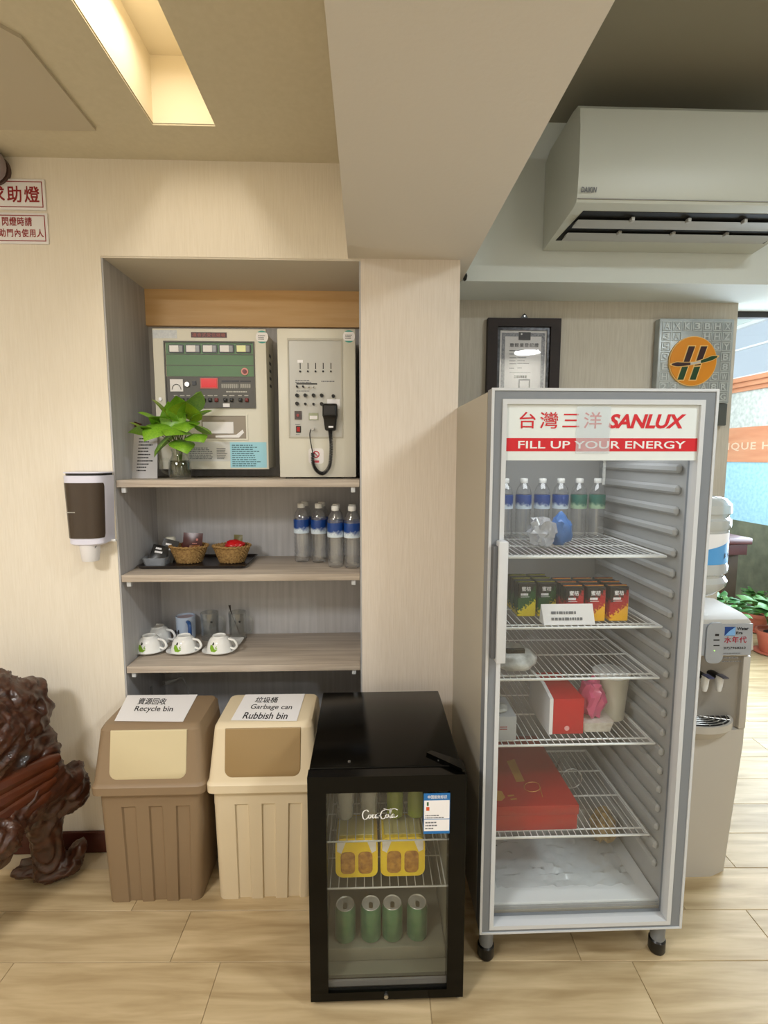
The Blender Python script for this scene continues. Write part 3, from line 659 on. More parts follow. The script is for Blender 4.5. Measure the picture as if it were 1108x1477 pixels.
def lidpaper(c, lines, label):
    P = [at(x, y, Z=.6475) for x, y in c]   # bl, br, tr, tl
    t = thing('paper_notice', label, 'notice', P[0]+(P[2]-P[0])*.5)
    b = B(); rings(b, [[p for p in P], [p+Vector((0, 0, .0008)) for p in P]]); obj('sheet', b, M_PAPER, t)
    U, V = P[1]-P[0], P[3]-P[0]; O = P[0]+Vector((0, 0, .0012))
    for s, u0, u1, v0, v1, k in lines: text(t, s, M_INK, O+U*u0+V*v0, U*(u1-u0), V*(v1-v0), **k)
lidpaper([(165, 1040), (264, 1041), (285, 1002), (184, 1003)], [('資源回收', .22, .66, .62, .88, dict(bold=.015)), ('Recycle bin', .22, .80, .30, .56, dict(bold=.01))], 'white paper notice on brown bin lid reading Recycle bin')
lidpaper([(333, 1039), (428, 1040), (440, 1001), (354, 1002)], [('垃圾桶', .22, .58, .66, .9, dict(bold=.015)), ('Garbage can', .20, .86, .36, .6, dict(bold=.01)), ('Rubbish bin', .16, .84, .05, .29, dict(bold=.01))], 'white paper notice on cream bin lid reading Garbage can')

# ------------------------------------------------------------------ fire alarm panel
M_PANEL = mat('ivory_enamel', rgb(222, 219, 206), .4); YP = 2.07
r = rect(219, 474, 388, 677, YP); x0, x1, z0, z1 = -.824, -.389, r[2], r[3]
T = thing('alarm_panel', 'ivory fire alarm panel with green zone lights and red display', 'control panel', ((x0+x1)/2, NB, z0))
obj('cabinet', box(x0+.004, x1-.004, YP+.022, NB, z0+.004, z1-.004, b=.003), M_PANEL, T)
dr = obj('door', box(x0, x1, YP, YP+.0205, z0, z1, b=.003), M_PANEL, T)
def A(u0, v0, u1, v1): return rect(215+u0*190/1108, 465+v0*225/1312, 215+u1*190/1108, 465+v1*225/1312, YP)
M_GRN = mat('green_panel', rgb(92, 128, 92), .45); M_DG = mat('charcoal_panel', rgb(86, 84, 80), .45)
obj('bezel', frame(B(), A(136, 160, 893, 722), A(146, 172, 884, 714), YP-.006, YP), M_DG, T)
plate(T, 'green_field', M_GRN, A(146, 172, 886, 455), YP, .002)
plate(T, 'control_field', M_DG, A(148, 457, 892, 716), YP, .002)
for v in (268, 360): plate(T, 'groove', M_DG, A(146, v, 884, v+6), YP-.002, .001)
for k in range(5):
    u = 168+141*k; n_ = plate(T, 'zone_window', M_BLACK, A(u, 188, u+126, 258), YP-.002, .003, .004)
    plate(T, 'zone_card', mat('lit_yellow', rgb(236, 240, 180), .4) if k == 4 else M_PAPER, A(u+8, 196, u+84, 250), YP-.005, .001)
    plate(T, 'zone_lens', mat('grey_lens', rgb(120, 120, 116), .3), A(u+86, 198, u+116, 250), YP-.005, .001)
b_ = B(); rr = A(770, 380, 845, 450); cx, cz = (rr[0]+rr[1])/2, (rr[2]+rr[3])/2
disc(b_, cx, YP-.002, cz, .014, .004); obj('lamp_ring', b_, mat('pale_red_ring', rgb(226, 150, 140), .4), T)
b_ = B(); disc(b_, cx, YP-.006, cz, .008, .006); obj('lamp_button', b_, mat('dark_red_lens', rgb(110, 20, 24), .2), T)
plate(T, 'meter', M_PAPER, A(182, 480, 290, 582), YP-.002, .004)
b_ = B(); rr = A(200, 500, 272, 575); cx, cz = (rr[0]+rr[1])/2, rr[2]
tube(b_, [(cx+.017*math.cos(a), YP-.007, cz+.004+.02*math.sin(a)) for a in [PI*k/10 for k in range(11)]], .0012, 5); obj('meter_arc', b_, M_INK, T)
b_ = B(); rr = A(300, 497, 352, 549); disc(b_, (rr[0]+rr[1])/2, YP-.002, (rr[2]+rr[3])/2, .009, .008); obj('key_switch', b_, M_STEEL, T)
plate(T, 'small_button', M_BLACK, A(366, 497, 398, 528), YP-.002, .004)
plate(T, 'display_surround', mat('pink_rim', rgb(190, 90, 80), .4), A(434, 468, 582, 558), YP-.002, .003)
plate(T, 'display', mat('red_display', rgb(190, 8, 12), .2, emit=.35), A(443, 476, 573, 548), YP-.005, .001)
plate(T, 'slot', M_BLACK, A(612, 488, 758, 502), YP-.002, .001); plate(T, 'slot', M_BLACK, A(768, 490, 858, 502), YP-.002, .001)
b_ = B(); rr = A(612, 512, 756, 555); rq = A(770, 512, 858, 555)
for q_, n_ in ((rr, 16), (rq, 10)):
    for k in range(n_): quad(b_, (q_[0], YP-.0026, q_[2]), (q_[1]-q_[0], 0, 0), (0, 0, q_[3]-q_[2]), k/n_, (k+.5)/n_, .1*(k % 2), .85)
obj('scale_print', b_, mat('pale_print', rgb(190, 188, 180), .5), T)
M_PP = mat('pale_print', None)
ffine(T, M_PP, A(650, 565, 830, 590), YP-.0026, 1, seed=6, fill=1)
for u in (232, 285, 338, 412, 465, 517, 570, 645, 698, 772, 825):
    red = u in (570, 825)
    rr = A(u-14, 640, u+14, 668); obj('toggle_switch', bx(B(), rr[0], rr[1], YP-.010, YP-.002, rr[2]-.001, rr[3]+.001, b=.002), mat('dark_red_switch', rgb(110, 26, 26), .4) if red else M_BLACK, T)
    ffine(T, M_PP, A(u-22, 604, u+22, 620), YP-.0026, 1, seed=u, fill=1, gap=.1)
plate(T, 'white_tag', M_PAPER, A(624, 682, 680, 712), YP-.002, .0015)
b_ = B(); rr = A(80, 628, 116, 664); disc(b_, (rr[0]+rr[1])/2, YP, (rr[2]+rr[3])/2, .0065, .005); obj('lock', b_, M_STEEL, T)
np_ = plate(T, 'name_plate', mat('maroon_plate', rgb(70, 22, 20), .4), A(354, 84, 654, 128), YP, .0015)
ftext(T, '複合式受信總機', mat('dull_red_letter', rgb(176, 96, 84), .5), A(366, 90, 642, 122), YP-.0019, res=2, spacing=1.2)
M_TEAL = mat('teal_print', rgb(70, 160, 150), .5)
def sticker(T, rr, y):
    cx, cz = (rr[0]+rr[1])/2, (rr[2]+rr[3])/2; R_ = (rr[1]-rr[0])/2
    b = B(); disc(b, cx, y, cz, R_, .0008, 28); obj('round_sticker', b, M_TEAL, T)
    b = B(); prism(b, [(cx+R_*math.cos(a), cz+R_*math.sin(a)*1) for a in [math.radians(d) for d in list(range(-45, 46, 9))+list(range(135, 226, 9))]], 'y', y-.0009, y-.0012); obj('sticker_face', b, M_PAPER, T)
    ffine(T, M_GREYINK, (cx-R_*.6, cx+R_*.6, cz-R_*.4, cz+R_*.4), y-.0015, 3, seed=2, fill=.9)
sticker(T, A(898, 68, 1003, 178), YP)
obj('paper_window_frame', frame(B(), A(430, 772, 832, 990), A(444, 786, 818, 978), YP-.004, YP), M_PANEL, T)
plate(T, 'window_back', mat('window_grey', rgb(150, 140, 126), .4), A(444, 786, 818, 978), YP, .001)
plate(T, 'paper_roll', M_PAPER, A(455, 838, 712, 935), YP-.001, .003)
b_ = B(); rr = A(560, 880, 800, 970); prism(b_, [(rr[0], rr[2]), (rr[1]-.02, rr[2]), (rr[1], rr[2]+.02), (rr[1]-.005, rr[3]-.01), (rr[1]-.03, rr[2]+.012), (rr[0], rr[2]+.008)], 'y', YP-.001, YP-.003); obj('paper_strip', b_, M_PAPER, T)
plate(T, 'notice_sheet', mat('grey_notice', rgb(206, 206, 204), .5), A(330, 1005, 685, 1168), YP, .0006)
ffine(T, M_GREYINK, A(340, 1045, 560, 1150), YP-.0008, 7, seed=11); ffine(T, M_GREYINK, A(570, 1050, 670, 1150), YP-.0008, 7, seed=12, gap=.1)
plate(T, 'blue_notice', mat('cyan_paper', rgb(158, 210, 226), .6), A(684, 1008, 990, 1222), YP, .0009)
ffine(T, mat('teal_ink', rgb(70, 110, 126), .6), A(700, 1020, 975, 1210), YP-.0012, 11, seed=13)
plate(T, 'faded_sticker', mat('pale_film', rgb(214, 218, 222), .5, var=rgb(190, 196, 204), nscale=120), A(30, 65, 235, 135), YP, .0004)
b_ = B()
for k in range(5): z = z1-.09-.03*k; bx(b_, x1-.0045, x1-.0035, YP+.08, YP+.12, z, z+.012)
obj('vent', b_, M_BLACK, T)
# ------------------------------------------------------------------ broadcast cabinet
YB = 2.0
r = rect(400, 474, 513, 690, YB); x0, x1, z1 = -.334, -.040, r[3]; z0 = 1.456
T = thing('broadcast_cabinet', 'ivory public address cabinet with hand microphone on coiled lead', 'control panel', ((x0+x1)/2, NB, 1.45))
M_PB = mat('warm_ivory_enamel', rgb(214, 211, 198), .4)
obj('cabinet', box(x0+.004, x1-.004, YB+.0215, NB-.025, z0+.002, z1-.002, b=.003), M_PB, T)
obj('door', box(x0, x1, YB, YB+.021, z0, z1, b=.003), M_PB, T)
for x in (x0+.02, x1-.05): obj('foot', box(x, x+.03, YB+.01, YB+.04, 1.4502, z0+.002), M_BLACK, T)
def A2(u0, v0, u1, v1): return rect(395+u0*130/835, 465+v0*230/1477, 395+u1*130/835, 465+v1*230/1477, YB)
fr_ = A2(133, 150, 638, 1070)
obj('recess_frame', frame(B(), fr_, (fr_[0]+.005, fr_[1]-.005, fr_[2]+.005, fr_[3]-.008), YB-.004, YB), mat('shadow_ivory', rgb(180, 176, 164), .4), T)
plate(T, 'face_plate', mat('brushed_face', rgb(190, 190, 186), .3, .35), (fr_[0]+.004, fr_[1]-.004, fr_[2]+.004, fr_[3]-.007), YB, .0012)
for u in (245, 317, 388, 458, 530):
    plate(T, 'slider_track', M_BLACK, A2(u-4, 376, u+4, 432), YB-.0012, .0005)
    b_ = B(); rr = A2(u-9, 446, u+9, 466); disc(b_, (rr[0]+rr[1])/2, YB-.0012, (rr[2]+rr[3])/2, .0034, .006); obj('slider_knob', b_, M_BLACK, T)
plate(T, 'white_tag', M_PAPER, A2(220, 348, 270, 375), YB-.0012, .001)
plate(T, 'level_bar', M_BLACK, A2(210, 564, 402, 576), YB-.0012, .0006)
ffine(T, M_GREYINK, A2(200, 525, 400, 560), YB-.0016, 2, seed=21); ffine(T, M_GREYINK, A2(440, 530, 570, 552), YB-.0016, 1, seed=22); ffine(T, M_GREYINK, A2(210, 625, 350, 640), YB-.0016, 1, seed=23)
for u, v, rr_, mm in [(217, 597, .0042, 0), (274, 597, .0042, 0), (321, 599, .0042, 1), (364, 599, .0042, 1)]+[(u, 678, .0075, 0) for u in (218, 294, 370, 445)]+[(552, 684, .0068, 0)]+[(218, 754, .0075, 0), (294, 757, .005, 0), (370, 759, .005, 0), (445, 757, .0075, 0)]:
    q_ = A2(u-5, v-5, u+5, v+5); b_ = B(); cx, cz = (q_[0]+q_[1])/2, (q_[2]+q_[3])/2
    cyl(b_, (cx, YB-.0012, cz), (cx, YB-.016, cz), rr_, rr_*.85, 16); obj('dial_knob', b_, M_STEEL if mm else M_BLACK, T)
plate(T, 'fuse_block', mat('dark_grey_fuse', rgb(80, 70, 70), .4), A2(195, 822, 258, 900), YB-.0012, .006)
b_ = B(); q_ = A2(210, 845, 242, 880); disc(b_, (q_[0]+q_[1])/2, YB-.0072, (q_[2]+q_[3])/2, .0055, .004); obj('fuse_cap', b_, mat('dull_red_cap', rgb(150, 60, 60), .4), T)
plate(T, 'vu_meter', mat('olive_meter', rgb(160, 166, 140), .4), A2(326, 840, 412, 905), YB-.0012, .003)
plate(T, 'vu_scale', M_PAPER, A2(334, 866, 404, 898), YB-.0042, .0006)
plate(T, 'power_switch', M_BLACK, A2(207, 960, 252, 1022), YB-.0012, .003)
plate(T, 'switch_rocker', mat('red_rocker', rgb(170, 20, 20), .3), A2(215, 970, 244, 1012), YB-.0042, .003)
ffine(T, M_GREYINK, A2(200, 935, 258, 950), YB-.0016, 1, seed=24); ffine(T, M_GREYINK, A2(205, 1030, 262, 1042), YB-.0016, 1, seed=25)
sticker(T, A2(640, 70, 752, 190), YB)
plate(T, 'white_note', M_PAPER, A2(495, 712, 612, 800), YB-.0012, .0008)
pk = plate(T, 'pink_sticker', mat('white_sticker', rgb(226, 222, 220), .5), A2(322, 1166, 462, 1310), YB, .0006, .012)
q_ = A2(352, 1180, 432, 1266); cx, cz = (q_[0]+q_[1])/2, (q_[2]+q_[3])/2
b_ = B(); tube(b_, [(cx+.0115*math.cos(a), YB-.001, cz+.0115*math.sin(a)) for a in [2*PI*k/24 for k in range(24)]], .0018, 6, True); cyl(b_, (cx-.009, YB-.001, cz+.009), (cx+.009, YB-.001, cz-.009), .0016, None, 6)
obj('prohibition_sign', b_, mat('crimson_print', rgb(200, 30, 60), .5), T)
ffine(T, mat('crimson_print', None), A2(365, 1274, 432, 1300), YB-.0008, 1, seed=33, fill=1, hgt=.8, gap=.15)
# microphone (hangs on the panel) with lead
q_ = A2(458, 760, 596, 1004); mx, w = (q_[0]+q_[1])/2, (q_[1]-q_[0])/2; zt_, zb_ = q_[3], q_[2]
Tm = thing('hand_microphone', 'black hand microphone hooked on ivory broadcast cabinet', 'microphone', (mx, YB, zb_))
def mring(z, hw, d): return [(mx+x, YB-.008-d/2+y, z) for x, y in rrect(-hw, hw, -d/2, d/2, min(hw, d/2)*.55, 4)]
zz = lambda f: zt_+(zb_-zt_)*f
obj('body', rings(B(), [mring(zz(1.0), w*.62, .018), mring(zz(.96), w*.72, .024), mring(zz(.6), w*.86, .030), mring(zz(.5), w*.95, .034), mring(zz(.45), w*1.0, .040), mring(zz(.08), w*.98, .042), mring(zz(.01), w*.9, .036), mring(zz(0), w*.8, .026)]), M_BLACK, Tm)
obj('grille', prism(B(), rrect(mx-w*.8, mx+w*.6, zz(.42), zz(.1), .006), 'y', YB-.050, YB-.0525), mat('dark_grille', rgb(34, 32, 32), .6), Tm)
obj('ptt_label', box(mx-w*.2, mx+w*.42, YB-.040, YB-.036, zz(.9), zz(.84)), M_PAPER, Tm)
def A2p(u, v, y): p = A2(u, v, u+1, v+1); return Vector((p[0], y, p[3]))
path = [A2p(525, 1005, YB-.02), A2p(530, 1060, YB-.022), A2p(535, 1150, YB-.02), A2p(530, 1250, YB-.018), A2p(515, 1340, YB-.017), A2p(460, 1398, YB-.017), A2p(400, 1370, YB-.017), A2p(368, 1300, YB-.017), A2p(365, 1210, YB-.016)]
def smooth(pts, n):
    out = []
    for i in range(len(pts)-1):
        p0, p1, p2, p3 = pts[max(i-1, 0)], pts[i], pts[i+1], pts[min(i+2, len(pts)-1)]
        for k in range(n):
            u = k/n; out.append(.5*((2*p1)+(p2-p0)*u+(2*p0-5*p1+4*p2-p3)*u*u+(3*p1-p0-3*p2+p3)*u**3))
    out.append(pts[-1]); return out
sp = smooth(path, 40); hel = []
for i, p in enumerate(sp):
    t = (sp[min(i+1, len(sp)-1)]-sp[max(i-1, 0)]).normalized(); n1 = Vector((0, 1, 0)); n2 = t.cross(n1)
    for s in (0, .5): a = (i+s)*1.05; hel.append(p+(n1*math.cos(a)+n2*math.sin(a))*.0062)
obj('coiled_lead', tube(B(), hel, .0017, 5), M_BLACK, Tm)
obj('straight_lead', tube(B(), smooth([A2p(365, 1212, YB-.016), A2p(348, 1120, YB-.016), A2p(338, 1040, YB-.018), A2p(350, 995, YB-.022), A2p(364, 985, YB-.012)], 6), .0022, 6), M_BLACK, Tm)
p = A2p(366, 990, YB); obj('plug', cyl(B(), (p.x, YB-.0015, p.z), (p.x, YB-.026, p.z), .0065, .0055, 14), M_STEEL, Tm)

# ------------------------------------------------------------------ pothos in glass jug, leaflet
def leaf_mesh(n=5):
    b = B(); out = [(0, 0), (-.07, -.15), (0, -.31), (.17, -.43), (.38, -.43), (.60, -.32), (.82, -.15), (1.0, 0)]
    L = [b.verts.new((x, y, -.10*abs(y)*2+.12*math.sin(x*2.6))) for x, y in out]; R = [b.verts.new((x, -y, -.10*abs(y)*2+.12*math.sin(x*2.6))) for x, y in out[1:-1]]
    mid = [b.verts.new((x, 0, .06+.12*math.sin(x*2.6))) for x in (.05, .14, .28, .45, .64, .84)]
    sp_ = [L[0]]+mid+[L[-1]]
    for S in (L, [L[0]]+R+[L[-1]]):
        for i in range(7):
            q4 = [sp_[i], sp_[i+1], S[i+1], S[i]]; q4 = list(dict.fromkeys(q4))
            if len(q4) > 2: b.faces.new(q4)
    bmesh.ops.recalc_face_normals(b, faces=b.faces); me = bpy.data.meshes.new('leaf'); b.to_mesh(me); b.free(); finish(me, 80)
    return me
LM = leaf_mesh(); LMs = {}
def leaf(parent, base, direction, size, m, roll=0., wid=1.):
    if m.name not in LMs: LMs[m.name] = LM.copy(); LMs[m.name].materials.append(m)
    d = Vector(direction).normalized(); s = d.cross(Vector((0, 0, 1)))
    s = s.normalized() if s.length > .01 else Vector((1, 0, 0))
    n = s.cross(d); R = Matrix.Rotation(roll, 3, d); s, n = R @ s, R @ n
    o = bpy.data.objects.new('leaf', LMs[m.name]); COL.objects.link(o); o.parent = parent
    s2 = -s*wid
    Mx = Matrix(((d.x*size, s2.x*size, n.x*size, 0), (d.y*size, s2.y*size, n.y*size, 0), (d.z*size, s2.z*size, n.z*size, 0), (0, 0, 0, 1)))
    o.matrix_local = Matrix.Translation(Vector(base)-LOC[parent.name]) @ Mx
    return o
jx, jy, jz = at(262, 690, Z=1.452).x, 1.985, 1.4505
T = thing('glass_jug', 'clear glass jug of water holding the pothos cutting', 'jug', (jx, jy, jz))
obj('body', lathe(B(), [(.034, 0), (.040, .004), (.043, .03), (.040, .065), (.028, .088), (.027, .10), (.031, .112), (.029, .112), (.025, .10), (.026, .088), (.037, .063), (.040, .03), (.036, .008), (.001, .006)], jx, jy, jz, 28), clear('jug_glass', (.96, .97, .96, 1), .03, 1.6, .008), T)
obj('handle', tube(B(), smooth([Vector((jx-.036, jy-.01, jz+.075)), Vector((jx-.062, jy-.015, jz+.07)), Vector((jx-.064, jy-.015, jz+.035)), Vector((jx-.040, jy-.01, jz+.018))], 6), .005, 8), M_GLASS, T)
obj('water', lathe(B(), [(.001, .007), (.035, .009), (.0392, .03), (.0365, .062), (.033, .07), (.001, .07)], jx, jy, jz, 24), clear('plant_water', (.5, .5, .26, 1), .02, .6, .75, rgb(52, 56, 22)), T)
Tp = thing('pothos_cutting', 'green pothos cutting with heart-shaped leaves rooted in glass jug', 'plant', (jx, jy, jz+.012))
b_ = B(); rd = random.Random(3)
for k in range(9):
    a = rd.random()*6.28; tube(b_, smooth([Vector((jx+rd.uniform(-.008, .008), jy, jz+.075)), Vector((jx+.016*math.cos(a), jy+.016*math.sin(a), jz+.045)), Vector((jx+.028*math.cos(a+.5), jy+.026*math.sin(a+.5), jz+.014))], 4), .0018, 5)
obj('roots', b_, mat('pale_root', rgb(168, 158, 96), .6), Tp)
neck = Vector((jx, jy, jz+.10))
LV = [((246, 632), (-.35, -.15, -.55), .085, 0, .1), ((275, 590), (.5, -.4, .45), .085, 0, .3), ((228, 618), (-.3, -.5, -.55), .072, 0, -.3), ((268, 612), (.3, -.75, -.5), .065, 0, .2), ((238, 596), (-.5, -.2, .5), .06, 1, 0), ((212, 622), (-.9, -.2, -.15), .06, 0, .4), ((286, 618), (.7, -.3, -.35), .06, 0, -.4), ((250, 605), (-.15, -.3, .9), .062, 0, .5), ((262, 640), (.45, -.55, -.6), .06, 0, .1), ((284, 600), (.8, .1, .2), .055, 0, 0), ((204, 618), (-.8, -.3, .35), .04, 1, 0), ((256, 622), (-.2, -.8, -.3), .07, 0, -.2), ((240, 610), (-.4, -.7, .1), .07, 0, .3), ((268, 598), (.2, -.6, .3), .075, 1, -.2), ((282, 630), (.6, -.5, -.4), .055, 0, .3), ((222, 604), (-.6, -.5, .2), .055, 0, -.3), ((258, 594), (.1, -.5, .7), .06, 0, .4)]
for i, ((px, py), d, s, yl, rl) in enumerate(LV):
    p = at(px, py, Y=jy-.01-.012*(i % 3)); d = Vector(d)
    st = p-d.normalized()*s*.35
    obj('stem', tube(B(), smooth([Vector((jx+.006*math.cos(i), jy+.006*math.sin(i), jz+.07)), neck+Vector((.010*math.cos(i), .010*math.sin(i), .01)), (neck+st)/2+Vector((0, 0, .02)), st], 5), .0016, 5), M_STEM, Tp)
    leaf(Tp, st, d, s*1.45, M_LEAFY if yl else M_LEAF, rl, 1.25)
c4 = [at(184, 688, Y=2.03), at(227, 689, Y=2.02), at(227, 622, Y=2.06), at(190, 620, Y=2.07)]
dz = 1.4508-min(c4[0].z, c4[1].z); c4[0].z = c4[1].z = 1.4508
T = thing('leaflet', 'grey printed information card leaning behind the plant jug', 'card', (c4[0]+c4[1])/2)
obj('sheet', rings(B(), [c4, [p+Vector((0, .002, 0)) for p in c4]]), mat('grey_card', rgb(196, 194, 196), .5), T)
fine(T, M_INK, c4[0]+(c4[1]-c4[0])*.28+(c4[3]-c4[0])*.15+Vector((0, -.001, 0)), (c4[1]-c4[0])*.6, (c4[3]-c4[0])*.72, 11, seed=31, hgt=.35, fill=.8)
obj('dark_corner', rings(B(), [[at(191, 607, Y=2.075), at(206, 612, Y=2.075), at(191, 617, Y=2.075)], [at(191, 607, Y=2.078), at(206, 612, Y=2.078), at(191, 617, Y=2.078)]]), M_SKIRT, T)

# ------------------------------------------------------------------ middle shelf: tray with baskets
Z2 = 1.0985
tc = [at(196, 821, Z=Z2), at(349, 819, Z=Z2), at(375, 796, Z=Z2), at(222, 797, Z=Z2)]
tx0, tx1, ty0, ty1 = tc[0].x+.004, tc[1].x+.02, tc[0].y-.012, 2.225
b_ = B(); R0 = lambda i, z: [(x, y, z) for x, y in rrect(tx0+i, tx1-i, ty0+i, ty1-i, .01, 2)]
rings(b_, [R0(.012, Z2), R0(0, Z2+.014), R0(.004, Z2+.014), R0(.014, Z2+.004)])
solo('serving_tray', b_, mat('dark_tray', rgb(30, 22, 22), .3), 'dark brown rectangular tray under two wicker baskets', 'tray', ((tx0+tx1)/2, (ty0+ty1)/2, Z2))
ZT = Z2+.0042
M_WICK = mat('wicker', rgb(196, 158, 98), .7, var=rgb(112, 78, 38), nscale=130, amt=.6, bump=.3)
def basket(px, label, oval):
    x = at(px, 805, Y=2.09).x; y = 2.10; n = 88
    T = thing('wicker_basket', label, 'basket', (x, y, ZT), 'wicker baskets on the dark tray')
    prof = [(.048+.026*k/11, .002+.066*k/11) for k in range(12)]
    b = B(); rs = []
    for k, (r, z) in enumerate(prof): rs.append([(x+(r+.0042*math.cos(i*PI/2+PI*k))*math.cos(2*PI*i/n), y+(r+.0042*math.cos(i*PI/2+PI*k))*math.sin(2*PI*i/n)*.82, ZT+z) for i in range(n)])
    for k, (r, z) in enumerate(reversed(prof[1:])): rs.append([(x+(r-.007)*math.cos(2*PI*i/n), y+(r-.007)*math.sin(2*PI*i/n)*.82, ZT+z+.0005) for i in range(n)])
    rings(b, rs, True, True, True); obj('weave', b, M_WICK, T, ang=60)
    for ph in (0, PI):
        obj('rim_braid', tube(B(), [(x+(.0745+.003*math.cos(14*a+ph))*math.cos(a), y+(.0745+.003*math.cos(14*a+ph))*math.sin(a)*.82, ZT+.069+.003*math.sin(14*a+ph)) for a in [2*PI*k/112 for k in range(112)]], .003, 5, True), M_WICK, T)
    return x, y
b1 = basket(272, 'wicker basket holding brown coffee sachets on dark tray', 0)
b2 = basket(334, 'wicker basket holding red packets beside the water bottles', 0)
def sachet(c, w, h, m, tilt, yaw, label, cat='sachet', group=None, lean=0.):
    T = thing('drink_sachet', label, cat, c, group)
    b = B(); n = 6
    for s in (1, -1):
        G = [[b.verts.new((w*(i/n-.5), s*.006*math.sin(PI*i/n)*math.sin(PI*j/n), h*j/n)) for j in range(n+1)] for i in range(n+1)]
        for i in range(n):
            for j in range(n):
                f = (G[i][j], G[i+1][j], G[i+1][j+1], G[i][j+1]); b.faces.new(f if s < 0 else f[::-1])
    bmesh.ops.remove_doubles(b, verts=b.verts, dist=1e-6)
    Mx = Matrix.Translation(c) @ Matrix.Rotation(yaw, 4, 'Z') @ Matrix.Rotation(lean, 4, 'Y') @ Matrix.Rotation(tilt, 4, 'X')
    bmesh.ops.transform(b, matrix=Mx, verts=b.verts); obj('packet', b, m, T, ang=60)
    return T, Mx
M_SB = mat('brown_sachet_film', rgb(70, 22, 24), .3); M_SK = mat('black_sachet_film', rgb(16, 15, 16), .35)
x, y = b1
T, Mx = sachet((x+.008, y+.01, ZT+.035), .078, .085, M_SB, -.15, .05, 'dark brown coffee sachet standing up in the wicker basket', lean=.06)
b_ = B(); sph(b_, Mx @ Vector((.018, -.0065, .058)), .006, .001, .006, 1); obj('emblem', b_, mat('pinkish_print', rgb(190, 120, 110), .5), T)
fine(T, mat('pinkish_print', None), Mx @ Vector((.0, -.007, .040)), Mx.to_3x3() @ Vector((.03, 0, 0)), Mx.to_3x3() @ Vector((0, 0, .008)), 1, seed=14, fill=1)
sachet((x+.03, y-.02, ZT+.04), .04, .035, mat('gold_brown_film', rgb(130, 80, 40), .35), -.3, .3, 'small golden brown sachet at the front of coffee basket')
sachet((x-.02, y+.012, ZT+.03), .05, .05, mat('amber_film', rgb(100, 40, 30), .3), -.3, -.3, 'small amber sachet tucked deep in coffee basket')
x, y = b2
solo('red_packet', crumple((x+.012, y+.005, ZT+.070), (.042, .03, .022), 11, .25, 3, 1.5), mat('shiny_red_film', rgb(196, 24, 30), .25), 'shiny red packet heaped in wicker basket beside bottles', 'packet', (x, y, ZT+.05))
sachet((x+.022, y+.014, ZT+.066), .04, .045, mat('olive_film', rgb(100, 96, 60), .4), -.1, -.3, 'olive sachet standing behind the red packet in basket')
ax, ay = at(226, 806, Y=2.06).x, 2.065
T = thing('sachet_dish', 'clear plastic dish holding black sachets on dark tray', 'dish', (ax, ay, ZT))
R1 = lambda i, z: [(x_, y_, ZT+z) for x_, y_ in rrect(ax-.048+i, ax+.046-i, ay-.04+i, ay+.04-i, .014, 3)]
obj('dish', rings(B(), [R1(.006, 0), R1(0, .032), R1(.003, .032), R1(.008, .004)]), clear('smoky_plastic', (.8, .82, .85, 1), .1, 1.6, .3, (.7, .73, .78, 1)), T)
for i, (dx, dy, h, til, ln_, lb) in enumerate(((-.002, -.008, .075, -.5, .22, 'black sachet with white lettering lying forward in clear dish'), (.022, .018, .092, -.35, .28, 'black sachet with white lettering standing taller at back of dish'))):
    T, Mx = sachet((ax+dx, ay+dy, ZT+.008), .062, h, M_SK, til, .12, lb, lean=ln_)
    R3 = Mx.to_3x3()
    for s, v in ((91, .72), (92, .52)): fine(T, M_PAPER, Mx @ Vector((-.016, -.0075, h*v)), R3 @ Vector((.034, 0, 0)), R3 @ Vector((0, 0, .010)), 1, seed=s, fill=1, hgt=.8, gap=.1)
b_ = B(); lathe(b_, [(.018, 0), (.02, .004), (.02, .092), (.017, .098)], ax+.024, ay+.085, ZT, 16)
solo('sugar_jar', b_, mat('cream_jar', rgb(210, 206, 190), .4), 'small cream lidded jar behind black sachets on tray', 'jar', (ax+.024, ay+.085, ZT))

